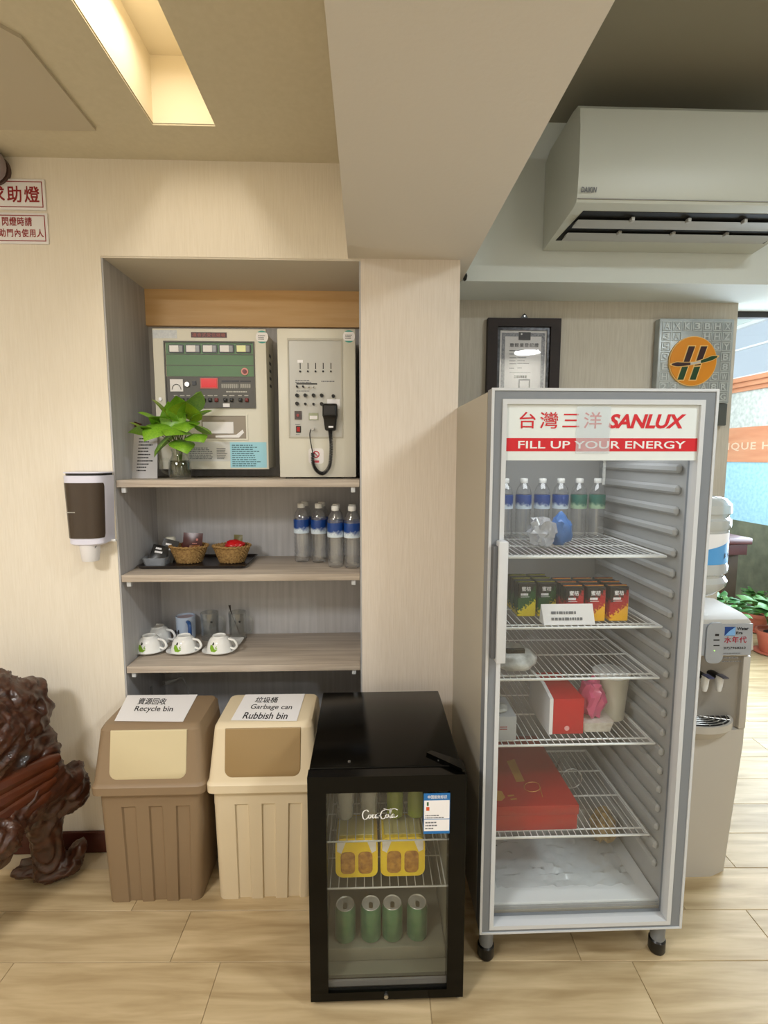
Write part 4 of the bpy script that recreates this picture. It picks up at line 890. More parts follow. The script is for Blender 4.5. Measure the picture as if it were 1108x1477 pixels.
# ------------------------------------------------------------------ lowest shelf: cups
Z3 = .7455
M_LOGO1 = mat('leaf_green_print', rgb(130, 176, 40), .4); M_LOGO2 = mat('olive_black_print', rgb(40, 46, 30), .4)
def cup(x, y, z, label, s=1., parent_saucer=True):
    prof = [(.046, .0), (.0465, .003), (.045, .014), (.040, .035), (.033, .048), (.025, .053), (.024, .058), (.0225, .058), (.0215, .054), (.001, .0535)]
    zz_ = z
    T = thing('tea_cup', label, 'cup', (x, y, zz_), 'upturned white cups on the lowest shelf')
    obj('bowl', lathe(B(), [(r*s, q*s) for r, q in prof], x, y, zz_, 32), M_CERAM, T)
    obj('handle', tube(B(), smooth([Vector((x+.036*s, y-.010, zz_+.046*s)), Vector((x+.058*s, y-.018, zz_+.043*s)), Vector((x+.068*s, y-.02, zz_+.026*s)), Vector((x+.060*s, y-.018, zz_+.012*s)), Vector((x+.043*s, y-.012, zz_+.014*s))], 6), .0042*s, 8), M_CERAM, T)
    # printed bird-like leaf emblem, following the wall of the bowl
    def onbowl(a, v):
        r = (.0458+(.0335-.0458)*((v-.008)/.04))*s+.0012
        if v < .014: r = .0462*s
        r = max(r, (.046-.006*((v-.003)/.032)**1.5)*s+.0008 if v < .035 else r)
        return Vector((x+r*math.cos(a), y+r*math.sin(a), zz_+v*s))
    a0 = -PI/2-.10
    def patch(name, pts, m):
        b = B(); b.faces.new([b.verts.new(onbowl(a0+u*1.35, v*1.08)) for u, v in pts]); bmesh.ops.triangulate(b, faces=b.faces); obj(name, b, m, T)
    patch('emblem', [(-.33, .032), (-.36, .02), (-.24, .010), (-.02, .009), (.16, .016), (.0, .017), (-.08, .024), (-.2, .031)], M_LOGO1)
    patch('emblem', [(-.26, .034), (-.18, .040), (-.05, .037), (-.1, .031), (-.2, .031)], M_LOGO2)
    patch('emblem', [(.02, .024), (.12, .030), (.08, .022), (.17, .02), (.05, .018)], M_LOGO1)
    return T
def saucer(x, y, label):
    z = Z3
    rs = lambda r, zz_, sq: [(x+r*math.copysign(abs(math.cos(a))**sq, math.cos(a)), y+r*.92*math.copysign(abs(math.sin(a))**sq, math.sin(a)), z+zz_) for a in [2*PI*k/32 for k in range(32)]]
    b = rings(B(), [rs(.032, 0, .8), rs(.036, .001, .8), rs(.066, .013, .78), rs(.067, .0145, .78), rs(.062, .0135, .8), rs(.045, .0065, .85), rs(.030, .006, .9)])
    return solo('saucer', b, M_CERAM, label, 'saucer', (x, y, z), 'white saucers on the lowest shelf')
cps = [(218, 946), (268, 945), (319, 945)]
nn = ['nearest the alcove side panel', 'between the other two', 'at the open end of the row']
for i, (px, py) in enumerate(cps):
    p = at(px-2, 938, Z=Z3+.006); y = p.y
    saucer(p.x, y, 'white square-round saucer of the front row, '+nn[i]); cup(p.x, y, Z3+.0068, 'upturned white cup with green emblem, '+nn[i], 1.1)
p = at(239, 915, Z=Z3); cup(p.x, 2.16, Z3+.0005, 'upturned white cup standing behind the saucer row', 1.2)
sqx0, sqx1 = at(300, 915, Y=2.1).x, at(346, 925, Y=2.08).x
b_ = B(); rq_ = lambda i, z: [(x_, y_, Z3+z) for x_, y_ in rrect(sqx0+i, sqx1-i, 2.07+i, 2.165-i, .012, 3)]
rings(b_, [rq_(.025, 0), rq_(0, .014), rq_(.004, .014), rq_(.025, .004)])
solo('square_plate', b_, M_CERAM, 'white square plate behind the third upturned cup', 'plate', ((sqx0+sqx1)/2, 2.12, Z3))
mx, my = at(268, 910, Y=2.2).x, 2.205
T = thing('coffee_mug', 'pale blue mug with dark blue handle behind cups', 'mug', (mx, my, Z3))
obj('body', lathe(B(), [(.036, 0), (.039, .003), (.040, .05), (.041, .098), (.039, .1), (.037, .098), (.036, .01), (.001, .008)], mx, my, Z3, 32), mat('pale_blue_glaze', rgb(190, 205, 226), .2), T)
obj('inside', lathe(B(), [(.0368, .092), (.0362, .0915), (.001, .090)], mx, my, Z3, 28, False), mat('mauve_glaze', rgb(170, 150, 156), .3), T)
obj('handle', tube(B(), smooth([Vector((mx+.02, my-.035, Z3+.082)), Vector((mx+.036, my-.06, Z3+.080)), Vector((mx+.040, my-.068, Z3+.05)), Vector((mx+.036, my-.06, Z3+.022)), Vector((mx+.022, my-.035, Z3+.018))], 6), .008, 10), mat('blue_glaze', rgb(44, 84, 146), .2), T)
ftext(T, 'H', M_INK, (mx-.032, mx-.016, Z3+.03, Z3+.048), my-.0405, bold=.03)
for i, px in enumerate((303, 343)):
    gx, gy = at(px, 905, Y=2.19).x, 2.19
    T = thing('glass_mug', ['clear glass beer mug beside the pale blue mug', 'clear glass beer mug holding a thin stirrer'][i], 'mug', (gx, gy, Z3), 'clear glass mugs on the lowest shelf')
    obj('body', lathe(B(), [(.036, 0), (.038, .003), (.037, .05), (.039, .118), (.036, .118), (.034, .02), (.001, .016)], gx, gy, Z3, 12), clear('mug_glass', (.86, .87, .86, 1), .03, 2.2, .03, base=.02), T, ang=20)
    hx = -1 if i == 0 else 1
    obj('handle', tube(B(), smooth([Vector((gx+.036, gy-.006, Z3+.1)), Vector((gx+.062, gy-.01, Z3+.09)), Vector((gx+.062, gy-.01, Z3+.04)), Vector((gx+.036, gy-.006, Z3+.025))], 6), .0055, 8), M_GLASS, T)
    b_ = B(); sph(b_, (gx+.018, gy-.036, Z3+.085), .006, .001, .004, 1); obj('printed_mark', b_, M_INK, T)
    if i: solo('stirrer', bx(B(), 0, 0, 0, 0, 0, 0) and tube(B(), [(gx+.008, gy, Z3+.018), (gx-.026, gy-.008, Z3+.125), (gx-.030, gy-.009, Z3+.15)], [.0022, .0022, .005], 8), mat('dark_stirrer', rgb(40, 34, 30), .4), 'thin dark stirrer leaning in glass mug', 'stirrer', (gx, gy, Z3+.018))
# loose mains lead under the lowest shelf
p0, p1, p2 = at(240, 985, Y=2.1), at(255, 980, Y=2.1), at(272, 1000, Y=2.12)
T = thing('power_lead', 'grey mains lead with loose plug hanging below lowest shelf', 'cable', p1)
M_LEAD = mat('grey_lead', rgb(150, 150, 150), .5)
obj('cord', tube(B(), smooth([p1, p1+Vector((.02, 0, .008)), at(268, 985, Y=2.1), p2, at(280, 1045, Y=2.16), at(276, 1110, Y=2.2)], 6), .005, 8), M_LEAD, T)
obj('plug', tube(B(), [p0, p0+(p1-p0)*.3, p1], [.011, .010, .006], 10), M_LEAD, T)
for dz in (-.005, .005): obj('prong', cyl(B(), p0+Vector((-.016, 0, dz-.003)), p0+Vector((0, 0, dz)), .0018, None, 6), M_STEEL, T)
p = at(219, 1000, Y=2.1); solo('cable_end', tube(B(), [p+Vector((0, .04, -.35)), p+Vector((0, 0, -.02)), p+Vector((0, 0, .03))], [.006, .006, .004], 8), M_LEAD, 'grey cable end standing upright behind the brown bin', 'cable', p+Vector((0, .04, -.35)))

# ------------------------------------------------------------------ cup dispenser on the wall
r = rect(86, 682, 148, 782, 1.82); cx = -.985; z0, z1 = 1.232, 1.482
T = thing('cup_dispenser', 'white wall cup dispenser with smoked front window', 'dispenser', (cx, YW, z0))
M_LIL = mat('lilac_white_plastic', rgb(226, 226, 244), .3)
def dring(z, w, d, o=0.):   # bowed front, flat back against the wall
    n = 14; pts = [(cx+w/2, YW-.004, z), ]
    for k in range(n+1):
        a = PI*k/n; pts.append((cx+w/2*math.copysign(abs(math.cos(a))**.55, math.cos(a)), YW-.02-(d-.02)*abs(math.sin(a))**.6, z-o*math.sin(a)))
    pts.append((cx-w/2, YW-.004, z)); return pts
obj('housing', rings(B(), [dring(z0, .12, .085, .008), dring(z0+.006, .128, .095, .008), dring(z1-.022, .144, .098), dring(z1-.012, .144, .098)]), M_LIL, T)
obj('top_slot', rings(B(), [dring(z1-.0118, .135, .09), dring(z1-.004, .135, .09)]), M_BLACK, T)
obj('top_cover', rings(B(), [dring(z1-.0038, .146, .099), dring(z1, .144, .097)]), M_LIL, T)
b_ = B(); n = 12; rs = []
zr = [z0+.020, z0+.024, z0+.035, z0+.09, z0+.15, z1-.05, z1-.041, z1-.037]; ins = [.3, .12, 0, 0, 0, 0, .12, .3]
for z, ii in zip(zr, ins):
    w = .128+(.144-.128)*(z-z0-.006)/(z1-z0-.028); pts = []
    for k in range(n+1):
        a = .40+ii*.3+(PI*.97-.40-ii*.3)*k/n; pts.append((cx+w/2*math.copysign(abs(math.cos(a))**.55, math.cos(a))*1.006, YW-.0205-(.097-.02)*abs(math.sin(a))**.6*1.005-.001, z))
    rs.append(pts)
rings(b_, rs, False); obj('smoked_window', b_, mat('smoked_brown', rgb(66, 54, 44), .18), T)
ffine(T, mat('pale_print', None), (cx-.05, cx-.012, z0+.11, z0+.117), YW-.1008, 1, seed=41, fill=1)
obj('lever', box(cx+.05, cx+.078, YW-.03, YW-.012, z0-.002, z0+.006, b=.002), M_WHITE, T)
T = thing('paper_cup', 'white paper cup hanging out below wall cup dispenser', 'cup', (cx, YW-.055, 1.172))
obj('cup', lathe(B(), [(.0265, 0), (.028, .002), (.035, .072), (.033, .072), (.026, .006), (.001, .005)], cx, YW-.055, 1.166, 28), M_PAPER, T)
obj('printed_mark', tube(B(), [(cx+.028, YW-.055-.0215, 1.215), (cx+.033, YW-.055-.018, 1.225)], .0012, 5), M_GREYINK, T)

# ------------------------------------------------------------------ wall signs, emergency lamp
YS = YW-.006
def sign(px, label, lines, nm):
    r = rect(*px, YS); T = thing('wall_sign', label, 'sign', ((r[0]+r[1])/2, YW, r[2]), 'red and white signs on the wall')
    obj('board', box(r[0], r[1], YS, YW-.0005, r[2], r[3], b=.002), M_PAPER, T)
    i = .008; obj('border', frame(B(), (r[0]+i, r[1]-i, r[2]+i, r[3]-i), (r[0]+i+.0028, r[1]-i-.0028, r[2]+i+.0028, r[3]-i-.0028), YS-.0006, YS), M_DKRED, T)
    for s, q4, k in lines: ftext(T, s, M_DKRED, rect(*q4, YS), YS-.0006, **k)
sign((-75, 257, 65, 302), 'upper white wall sign with large red Chinese characters', [('求助燈', (-15, 268, 57, 292), dict(bold=.025, spacing=1.2))], 0)
sign((-75, 306, 69, 351), 'lower white wall sign with two lines of small red characters', [('閃燈時請', (3, 313, 46, 326), dict(bold=.03, spacing=1.1)), ('協助門內使用人', (-12, 330, 63, 342), dict(bold=.03, spacing=1.15))], 0)
p = at(-22, 234, Y=1.84)
T = thing('call_lamp', 'grey dome lamp above the red and white wall signs', 'lamp', (p.x, YW, p.z))
b_ = B(); sph(b_, (p.x, 1.845, p.z), .058, .048, .058, 3); obj('dome', b_, mat('mauve_plastic', rgb(150, 138, 142), .4), T)
obj('base', cyl(B(), (p.x, YW, p.z), (p.x, YW-.015, p.z), .050, None, 28), mat('dark_mauve', rgb(90, 70, 66), .5), T)

# ------------------------------------------------------------------ air conditioner on the bulkhead
T = thing('air_conditioner', 'white wall air conditioner with open black louvre slot', 'air conditioner', (1.12, 2.11, 2.345))
AX0, AX1 = .70, 1.55
M_AC = mat('ac_white', rgb(196, 199, 190), .4)
prof = [(2.108, 2.345), (2.108, 2.665), (2.06, 2.69), (1.84, 2.69), (1.80, 2.683), (1.782, 2.665), (1.774, 2.60), (1.772, 2.50), (1.777, 2.40), (1.786, 2.377), (1.81, 2.3685), (1.90, 2.3613), (2.0, 2.3533), (2.10, 2.3453)]
obj('casing', prism(B(), prof, 'x', AX0, AX1), M_AC, T, ang=25)
obj('panel_seam', box(AX0+.002, AX1-.002, 1.7785, 1.79, 2.3855, 2.388), mat('seam_grey', rgb(150, 150, 146), .5), T)
def under(y): return 2.3685-(y-1.81)*.08
o_ = [(1.835, 0), (1.955, 0)]
ou = obj('outlet', rings(B(), [[(AX0+.04, 1.822, under(1.822)-.0015), (AX1-.04, 1.822, under(1.822)-.0015), (AX1-.02, 2.022, under(2.022)-.0015), (AX0+.02, 2.022, under(2.022)-.0015)], [(AX0+.04, 1.822, under(1.822)+.004), (AX1-.04, 1.822, under(1.822)+.004), (AX1-.02, 2.022, under(2.022)+.004), (AX0+.02, 2.022, under(2.022)+.004)]]), mat('outlet_black', rgb(10, 10, 10), .7), T)
M_LV = mat('louvre_grey', rgb(170, 170, 166), .4)
for y0, y1, dz in ((1.858, 1.915, .010), (1.950, 2.010, .008)):
    obj('louvre', rings(B(), [[(x, y0, under(y0)-dz), (x, (y0+y1)/2, under((y0+y1)/2)-dz-.003), (x, y1, under(y1)-dz), (x, (y0+y1)/2, under((y0+y1)/2)-dz+.004)] for x in (AX0+.038, AX1-.038)]), M_LV, T)
    for x in (.92, 1.12, 1.32): obj('louvre_clip', box(x, x+.012, y0-.014, y0+.006, under(y0)-dz-.006, under(y0)-.003, b=.002), M_LV, T)
lr = rect(837, 271, 860, 279, 1.777)
ftext(T, 'DAIKIN', M_GREYINK, lr, 1.7705, bold=.03, shear=.2)
p = at(672, 398, Y=2.07)
solo('cable_clip', crumple((p.x, 2.085, p.z), (.008, .02, .014), 3, .3, 2), M_BLACK, 'tiny black clip at the far corner of ceiling beam', 'clip', (p.x, 2.085, p.z))

# ------------------------------------------------------------------ framed certificate and plaque
YC = 2.34
r = (.540, .868, 1.66, 2.145)
T = thing('framed_certificate', 'dark wooden frame with grey bordered certificate above tall fridge', 'picture frame', (.704, 2.36, r[2]))
M_FRM = mat('dark_frame_wood', rgb(40, 25, 22), .65, var=rgb(26, 16, 14), scale=(4, 30, 30))
obj('frame', frame(B(), r, (r[0]+.045, r[1]-.045, r[2]+.045, r[3]-.036), YC-.012, 2.359), M_FRM, T)
obj('inner_trim', frame(B(), (r[0]+.045, r[1]-.045, r[2]+.045, r[3]-.036), (r[0]+.058, r[1]-.058, r[2]+.058, r[3]-.050), YC-.002, 2.355), mat('black_silver_trim', rgb(60, 60, 64), .3, .5, var=rgb(16, 16, 18), nscale=70, amt=.25), T)
obj('sheet', box(r[0]+.058, r[1]-.058, YC+.004, YC+.006, r[2]+.058, r[3]-.050), M_PAPER, T)
def K(u0, v0, u1, v1): return rect(700+u0*120/1108, 440+v0*130/1200, 700+u1*120/1108, 440+v1*130/1200, YC)
x0, x1, z1 = r[0]+.066, r[1]-.066, r[3]-.06; yk = YC+.0035
b_ = B(); n = 30; outer = [(x0, r[2]+.07), (x1, r[2]+.07), (x1, z1), (x0, z1)]
obj('border_print', frame(B(), (x0, x1, r[2]+.066, z1), (x0+.016, x1-.016, r[2]+.08, z1-.016), yk-.0002, yk), mat('border_grey', rgb(126, 128, 140), .6, var=rgb(180, 182, 190), nscale=160, amt=.3), T); b_.free()
fr4 = K(448, 360, 608, 466); plate(T, 'flag_print', mat('flag_grey', rgb(82, 84, 90), .6), fr4, yk-.0004, .0003)
b_ = B(); q_ = K(470, 368, 505, 400); disc(b_, (q_[0]+q_[1])/2, yk-.0008, (q_[2]+q_[3])/2, .004, .0003); obj('flag_sun', b_, M_PAPER, T)
ftext(T, '旅館業登記證', mat('mid_grey_ink', rgb(92, 92, 100), .6), K(330, 505, 715, 558), yk-.0005, bold=.02, spacing=1.25)
for k, v in enumerate((585, 630, 680, 722, 760, 820)):
    q_ = K(325, v, 420, v+26); ffine(T, M_GREYINK, q_, yk-.0005, 1, seed=50+k, fill=1)
    q_ = K(432, v, 630, v+22); ffine(T, M_GREYINK, q_, yk-.0005, 1, seed=60+k, fill=[.6, .3, .6, .6, 1, .3][k])
ffine(T, M_GREYINK, K(325, 893, 700, 902), yk-.0005, 1, seed=71, fill=1, gap=.05)
ftext(T, '縣長楊文科', M_INK, K(390, 930, 650, 972), yk-.0005, bold=.02, spacing=1.2) if False else ffine(T, M_INK, K(390, 932, 650, 970), yk-.0005, 1, seed=72, fill=1, hgt=.9)
q_ = K(445, 985, 600, 1130); obj('seal_print', frame(B(), q_, (q_[0]+.006, q_[1]-.006, q_[2]+.006, q_[3]-.006), yk-.0006, yk-.0003), mat('mid_grey_ink', None), T)
obj('glass', box(r[0]+.046, r[1]-.046, YC-.001, YC+.001, r[2]+.046, r[3]-.037), clear('frame_glass', (.96, .96, .96, 1), .02, 1.0), T)
p = at(757, 458, Y=YC)
hk = obj('hanger', prism(B(), [(p.x-.018, r[3]+.0005), (p.x+.018, r[3]+.0005), (p.x+.008, r[3]+.018), (p.x, r[3]+.024), (p.x-.008, r[3]+.018)], 'y', YC+.004, YC+.014), M_BLACK, T)
obj('nail', cyl(B(), (p.x, YC, r[3]+.012), (p.x, YC+.004, r[3]+.012), .004, None, 10), M_STEEL, T)
# plaque
YQ = 2.318
x0, x1, z0, z1 = 1.307, 1.649, 1.677, 2.148
T = thing('metal_plaque', 'embossed grey metal plaque with orange round emblem', 'plaque', ((x0+x1)/2, 2.36, z0))
M_ZINC = mat('zinc_sheet', rgb(178, 184, 184), .38, .25, var=rgb(150, 156, 156), nscale=18, amt=.6, bump=.1)
obj('body', box(x0, x1, YQ, 2.359, z0+.10, z1, b=.006), M_ZINC, T)
obj('lower_strip', box(x0+.004, x1-.002, YQ+.004, 2.359, z0, z0+.099, b=.004), mat('dark_plaque_base', rgb(88, 92, 90), .45, .3), T)
M_ZINCL = mat('bright_zinc', rgb(204, 210, 210), .3, .3); rd = random.Random(9); gl = '2CY8EHRGQWK5B7ANXPZ3'
N = 7; cw = (x1-x0-.02)/N
cx, cz, R_ = at(1000, 521, Y=YQ-.012).x, at(1000, 521, Y=YQ-.012).z, .106
for i in range(N):
    for j in range(8):
        ux, uz = x0+.01+cw*i, z1-.012-(.044)*(j+1)
        if math.hypot(ux+cw/2-cx, uz+.02-cz) < R_+.01 or uz < z0+.105: continue
        ftext(T, rd.choice(gl), M_ZINCL, (ux+.010, ux+cw-.010, uz+.008, uz+.036), YQ-.0036, bold=.02, res=2)
        obj('tile_border', frame(B(), (ux+.003, ux+cw-.003, uz+.003, uz+.041), (ux+.0055, ux+cw-.0055, uz+.0055, uz+.0385), YQ-.0036, YQ), M_ZINCL, T)
b_ = B(); disc(b_, cx, YQ, cz, R_+.003, .010, 48); obj('emblem_rim', b_, mat('pale_orange', rgb(240, 196, 120), .4), T)
b_ = B(); disc(b_, cx, YQ-.0102, cz, R_-.001, .003, 48); obj('emblem_disc', b_, mat('amber_orange', rgb(222, 140, 14), .4), T)
ye = YQ-.0134
def K2(u, v):  # emblem zoom crop (930,440,1080,630), 1108 px wide
    p = at(930+u*150/1108, 440+v*190/1403, Y=ye); return (p.x, p.z)
def eshape(name, pts, m, d=0.): obj(name, prism(B(), [K2(*q) for q in pts], 'y', ye-d, ye-d-.0012), m, T)
M_MAR = mat('dark_maroon', rgb(48, 12, 14), .4); M_DGR = mat('dark_green', rgb(12, 62, 22), .4); M_PO = mat('pale_orange', None)
for dx in (0, 130):
    eshape('letter_outline', [(335+dx, 806), (418+dx, 806), (548+dx, 430), (462+dx, 430)], M_PO)
    eshape('letter_stem', [(400+dx, 648), (462+dx, 640), (536+dx, 440), (470+dx, 440)], M_MAR, .0013)
    eshape('letter_stem', [(348+dx, 796), (410+dx, 796), (460+dx, 655), (396+dx, 660)], M_DGR, .0013)
def swoosh(k, off):
    up_, lo_ = [], []
    for i in range(25):
        u = i/24; x_ = 262+(788-262)*u; c_ = 634-(634-545)*(u**1.6)+30*math.sin(PI*u)*.6
        th = (12+16*min(1, abs(u-.5)/.35))*min(1, min(u, 1-u)/.14)+.5
        up_.append((x_, c_-th-off)); lo_.append((x_, c_+th*.6+off))
    return up_, lo_
for k, m, a, b2_, off, d in ((0, M_PO, 0, 25, 7, .0026), (1, M_MAR, 1, 11, 0, .0039), (2, mat('swoosh_grey', rgb(196, 190, 180), .4), 10, 16, 0, .0039), (3, M_DGR, 15, 24, 0, .0039)):
    u_, l_ = swoosh(k, off); eshape('orbit', u_[a:b2_]+l_[a:b2_][::-1], m, d)

# ------------------------------------------------------------------ water dispenser
DX0, DX1, DY0, DY1 = 1.03, 1.362, 1.70, 2.02
T = thing('water_dispenser', 'champagne grey water dispenser with blue logo between fridge and opening', 'water dispenser', ((DX0+DX1)/2, 1.85, 0))
M_DB = mat('champagne_plastic', rgb(188, 182, 174), .35); M_DS = mat('silver_plastic', rgb(172, 177, 186), .25, .3)
def dpoly(y_in): # plan outline with chamfered front corners
    return [(DX0+.03, DY0-y_in), (DX1-.10, DY0-y_in), (DX1, DY0+.03), (DX1, DY1), (DX0, DY1), (DX0, DY0+.03)]
obj('lower_body', rings(B(), [[(x, y, .0) for x, y in [(DX0+.03, DY0-.012), (DX1-.10, DY0-.012), (DX1-.035, DY0+.012), (DX1-.035, DY1), (DX0, DY1), (DX0, DY0+.02)]], [(x, y, .50) for x, y in [(DX0+.03, DY0-.004), (DX1-.10, DY0-.004), (DX1, DY0+.012), (DX1, DY1), (DX0, DY1), (DX0, DY0+.02)]], [(x, y, .56) for x, y in [(DX0+.03, DY0+.002), (DX1-.05, DY0+.002), (DX1, DY0+.012), (DX1, DY1), (DX0, DY1), (DX0, DY0+.02)]]]), M_DB, T, ang=20)
# middle: side cheeks and recess
obj('side_cheek', box(DX1-.028, DX1, DY0+.004, DY1, .561, .835, b=.006), M_DB, T)
obj('side_cheek', box(DX0, DX0+.028, DY0+.004, DY1, .561, .835, b=.006), M_DB, T)
b_ = B(); n = 12; pl = [(DX0+.028, DY0+.02)]+[(DX0+.028+(DX1-DX0-.056)*k/n, DY0+.03+.10*math.sin(PI*k/n)) for k in range(1, n)]+[(DX1-.028, DY0+.02), (DX1-.028, DY1), (DX0+.028, DY1)]
obj('recess_back', prism(b_, pl, 'z', .561, .835), M_DB, T)
cxd = (DX0+DX1)/2
tr = obj('drip_tray', rings(B(), [[(cxd+(.10 if k == 0 else .125)*math.cos(a), DY0+.035-(.05 if k == 0 else .085)*math.sin(a), z) for a in [PI*j/16 for j in range(17)]] for k, z in ((0, .535), (1, .575), (2, .60))]), M_DB, T)
b_ = B()
obj('tray_inset', rings(B(), [[(cxd+.112*math.cos(a), DY0+.030-.072*math.sin(a), z) for a in [PI*j/16 for j in range(17)]] for z in (.6003, .6012)]), mat('dark_grille', None), T)
for k in range(1, 6):
    f = k/5.5; tube(b_, [(cxd+.112*f*math.cos(a), DY0+.028-.07*f*math.sin(a), .6035) for a in [PI*j/14 for j in range(15)]], .0022, 5)
for a in (.5, 1.05, 1.57, 2.1, 2.64): cyl(b_, (cxd, DY0+.026, .6035), (cxd+.112*math.cos(a), DY0+.028-.07*math.sin(a), .6035), .0022, None, 5)
obj('drip_grille', b_, M_STEEL, tr)
# head
hp = [(DY1, .836), (DY1, .965), (DY0+.20, .988), (DY0+.05, .978), (DY0+.014, .966), (DY0, .945), (DY0, .86), (DY0+.004, .836)]
hd = obj('head', bx(B(), 0, .001, 0, .001, 0, .001), M_DB, T); b_ = B(); prism(b_, hp, 'x', DX0, DX1)
es = [e_ for e_ in b_.edges if abs(e_.verts[0].co.x-e_.verts[1].co.x) < 1e-6]
bmesh.ops.bevel(b_, geom=es, offset=.012, segments=3, affect='EDGES'); b_.transform(Matrix.Translation(-LOC[T.name])); b_.to_mesh(hd.data); b_.free(); finish(hd.data)
r = rect(1018, 905, 1076, 962, DY0); hx1 = DX1-.010
plate(T, 'silver_front', M_DS, (DX0+.02, hx1, .842, .955), DY0, .003)
def DD(u0, v0, u1, v1): return rect(1010+u0*75/1108, 890+v0*80/1182, 1010+u1*75/1108, 890+v1*80/1182, DY0)
pv = DD(100, 60, 470, 965); plate(T, 'control_pod', M_DS, (pv[0], pv[1], pv[2], .962), DY0-.003, .006, .022)
for v in (470, 585): plate(T, 'mark', M_INK, DD(250, v-12, 375, v+12), DY0-.009, .0006)
b_ = B(); q_ = DD(240, 670, 290, 720); disc(b_, (q_[0]+q_[1])/2, DY0-.009, (q_[2]+q_[3])/2, .002, .002); obj('indicator', b_, mat('green_lamp', rgb(170, 230, 120), .3, emit=.6), T)
plate(T, 'mark', M_INK, DD(285, 340, 365, 385), DY0-.009, .0006)
lg = plate(T, 'logo_tile', mat('navy_print', rgb(16, 60, 130), .4), DD(508, 200, 740, 390), DY0-.003, .0006)
q_ = DD(520, 205, 735, 385); obj('logo_wave', prism(B(), [(q_[0], q_[2]), (q_[1], q_[2]), (q_[1], q_[3]), (q_[0]+(q_[1]-q_[0])*.45, q_[2]+(q_[3]-q_[2])*.55)], 'y', DY0-.0036, DY0-.0041), mat('sky_blue_print', rgb(120, 170, 220), .4), T)
ftext(T, 'Water', M_INK, DD(770, 205, 1020, 275), DY0-.0036, bold=.03); ftext(T, 'Era', M_INK, DD(755, 300, 895, 360), DY0-.0036, bold=.03)
ftext(T, '水年代', mat('wine_print', rgb(160, 20, 50), .5), DD(500, 405, 975, 545), DY0-.0036, bold=.02, spacing=1.1)
ftext(T, '(07)7968263', M_INK, DD(465, 625, 955, 690), DY0-.0036, bold=.02, res=2)
for v, s in ((730, 81), (825, 82), (900, 83)): ffine(T, M_GREYINK, DD(450, v, 940, v+45), DY0-.0036, 1, seed=s, fill=1)
for i, (u, v) in enumerate(((220, 300), (440, 300))):
    q_ = rect(1000+u*80/844, 960+(v-120)*140/1477, 1000+(u+1)*80/844, 960+(v+90)*140/1477, DY0+.03); x = q_[0]; zt_, zb_ = q_[3], q_[2]
    tp_ = obj('tap', rings(B(), [[(x+w*c, DY0+.045+w*s*.9, z) for c, s in [(math.cos(2*PI*k/12), math.sin(2*PI*k/12)) for k in range(12)]] for z, w in ((zb_-.006, .008), (zb_+.012, .012), (zt_-.012, .014), (zt_, .012))]), M_WHITE, T)
    obj('tap_collar', cyl(B(), (x, DY0+.125, zt_-.01), (x, DY0+.045, zt_-.008), .013, None, 12), M_BLACK, tp_)
    obj('lever', box(x-.010, x+.012, DY0+.012, DY0+.05, zt_+.0005, zt_+.006, b=.002), mat('blue_lever', rgb(72, 74, 104), .4) if i == 0 else mat('grey_lever', rgb(84, 82, 92), .4), tp_)
# bottle on top
bxx, byy = 1.180, 1.835; bz = .9885
T = thing('cooler_bottle', 'large clear ribbed water bottle upended on the dispenser', 'bottle', (bxx, byy, bz))
R_ = .137
prof = [(.03, 0), (.03, .018), (.06, .035), (R_-.03, .06), (R_-.004, .085), (R_, .105), (R_-.012, .122), (R_-.010, .130), (R_, .138), (R_, .16), (R_-.006, .17), (R_-.006, .285), (R_-.004, .29), (R_, .297), (R_, .322), (R_-.010, .330), (R_-.008, .338), (R_, .346), (R_-.002, .375), (R_-.02, .395), (R_-.06, .405), (.03, .408)]
obj('body', lathe(B(), [(r_, z*1.015) for r_, z in prof], bxx, byy, bz, 40), clear('cloudy_bottle', (.82, .84, .84, 1), .08, 1.4, .38, (.86, .87, .86, 1)), T)
def arc(z0, z1, a0, a1, zf=None):
    n = 24; rs = []
    for k in range(n+1):
        a = math.radians(a0+(a1-a0)*k/n); rr_ = R_-.0045
        lo, hi = z0, (zf(k/n) if zf else z1); rs.append([(bxx+rr_*math.cos(a), byy+rr_*math.sin(a), bz+z) for z in (lo, hi)])
    return rings(B(), rs, False)
obj('label_paper', arc(.175, .283, -160, -15), M_PAPER, T)
R_ += .0008; lb = obj('label_blue', arc(.175, .26, -160, -15, lambda u: .205+.066*u**1.3), mat('sky_label', rgb(86, 160, 222), .4), T)
a = math.radians(-48)
def onb(deg, z): a = math.radians(deg); return Vector((bxx+(R_-.003)*math.cos(a), byy+(R_-.003)*math.sin(a), bz+z))
for s, d0, d1, z0, z1, mm in (('純水', -62, -42, .194, .214, M_INK),):
    O = onb(d0, z0); text(T, s, mm, O, onb(d1, z0)-O, (0, 0, z1-z0), bold=.02, res=2)

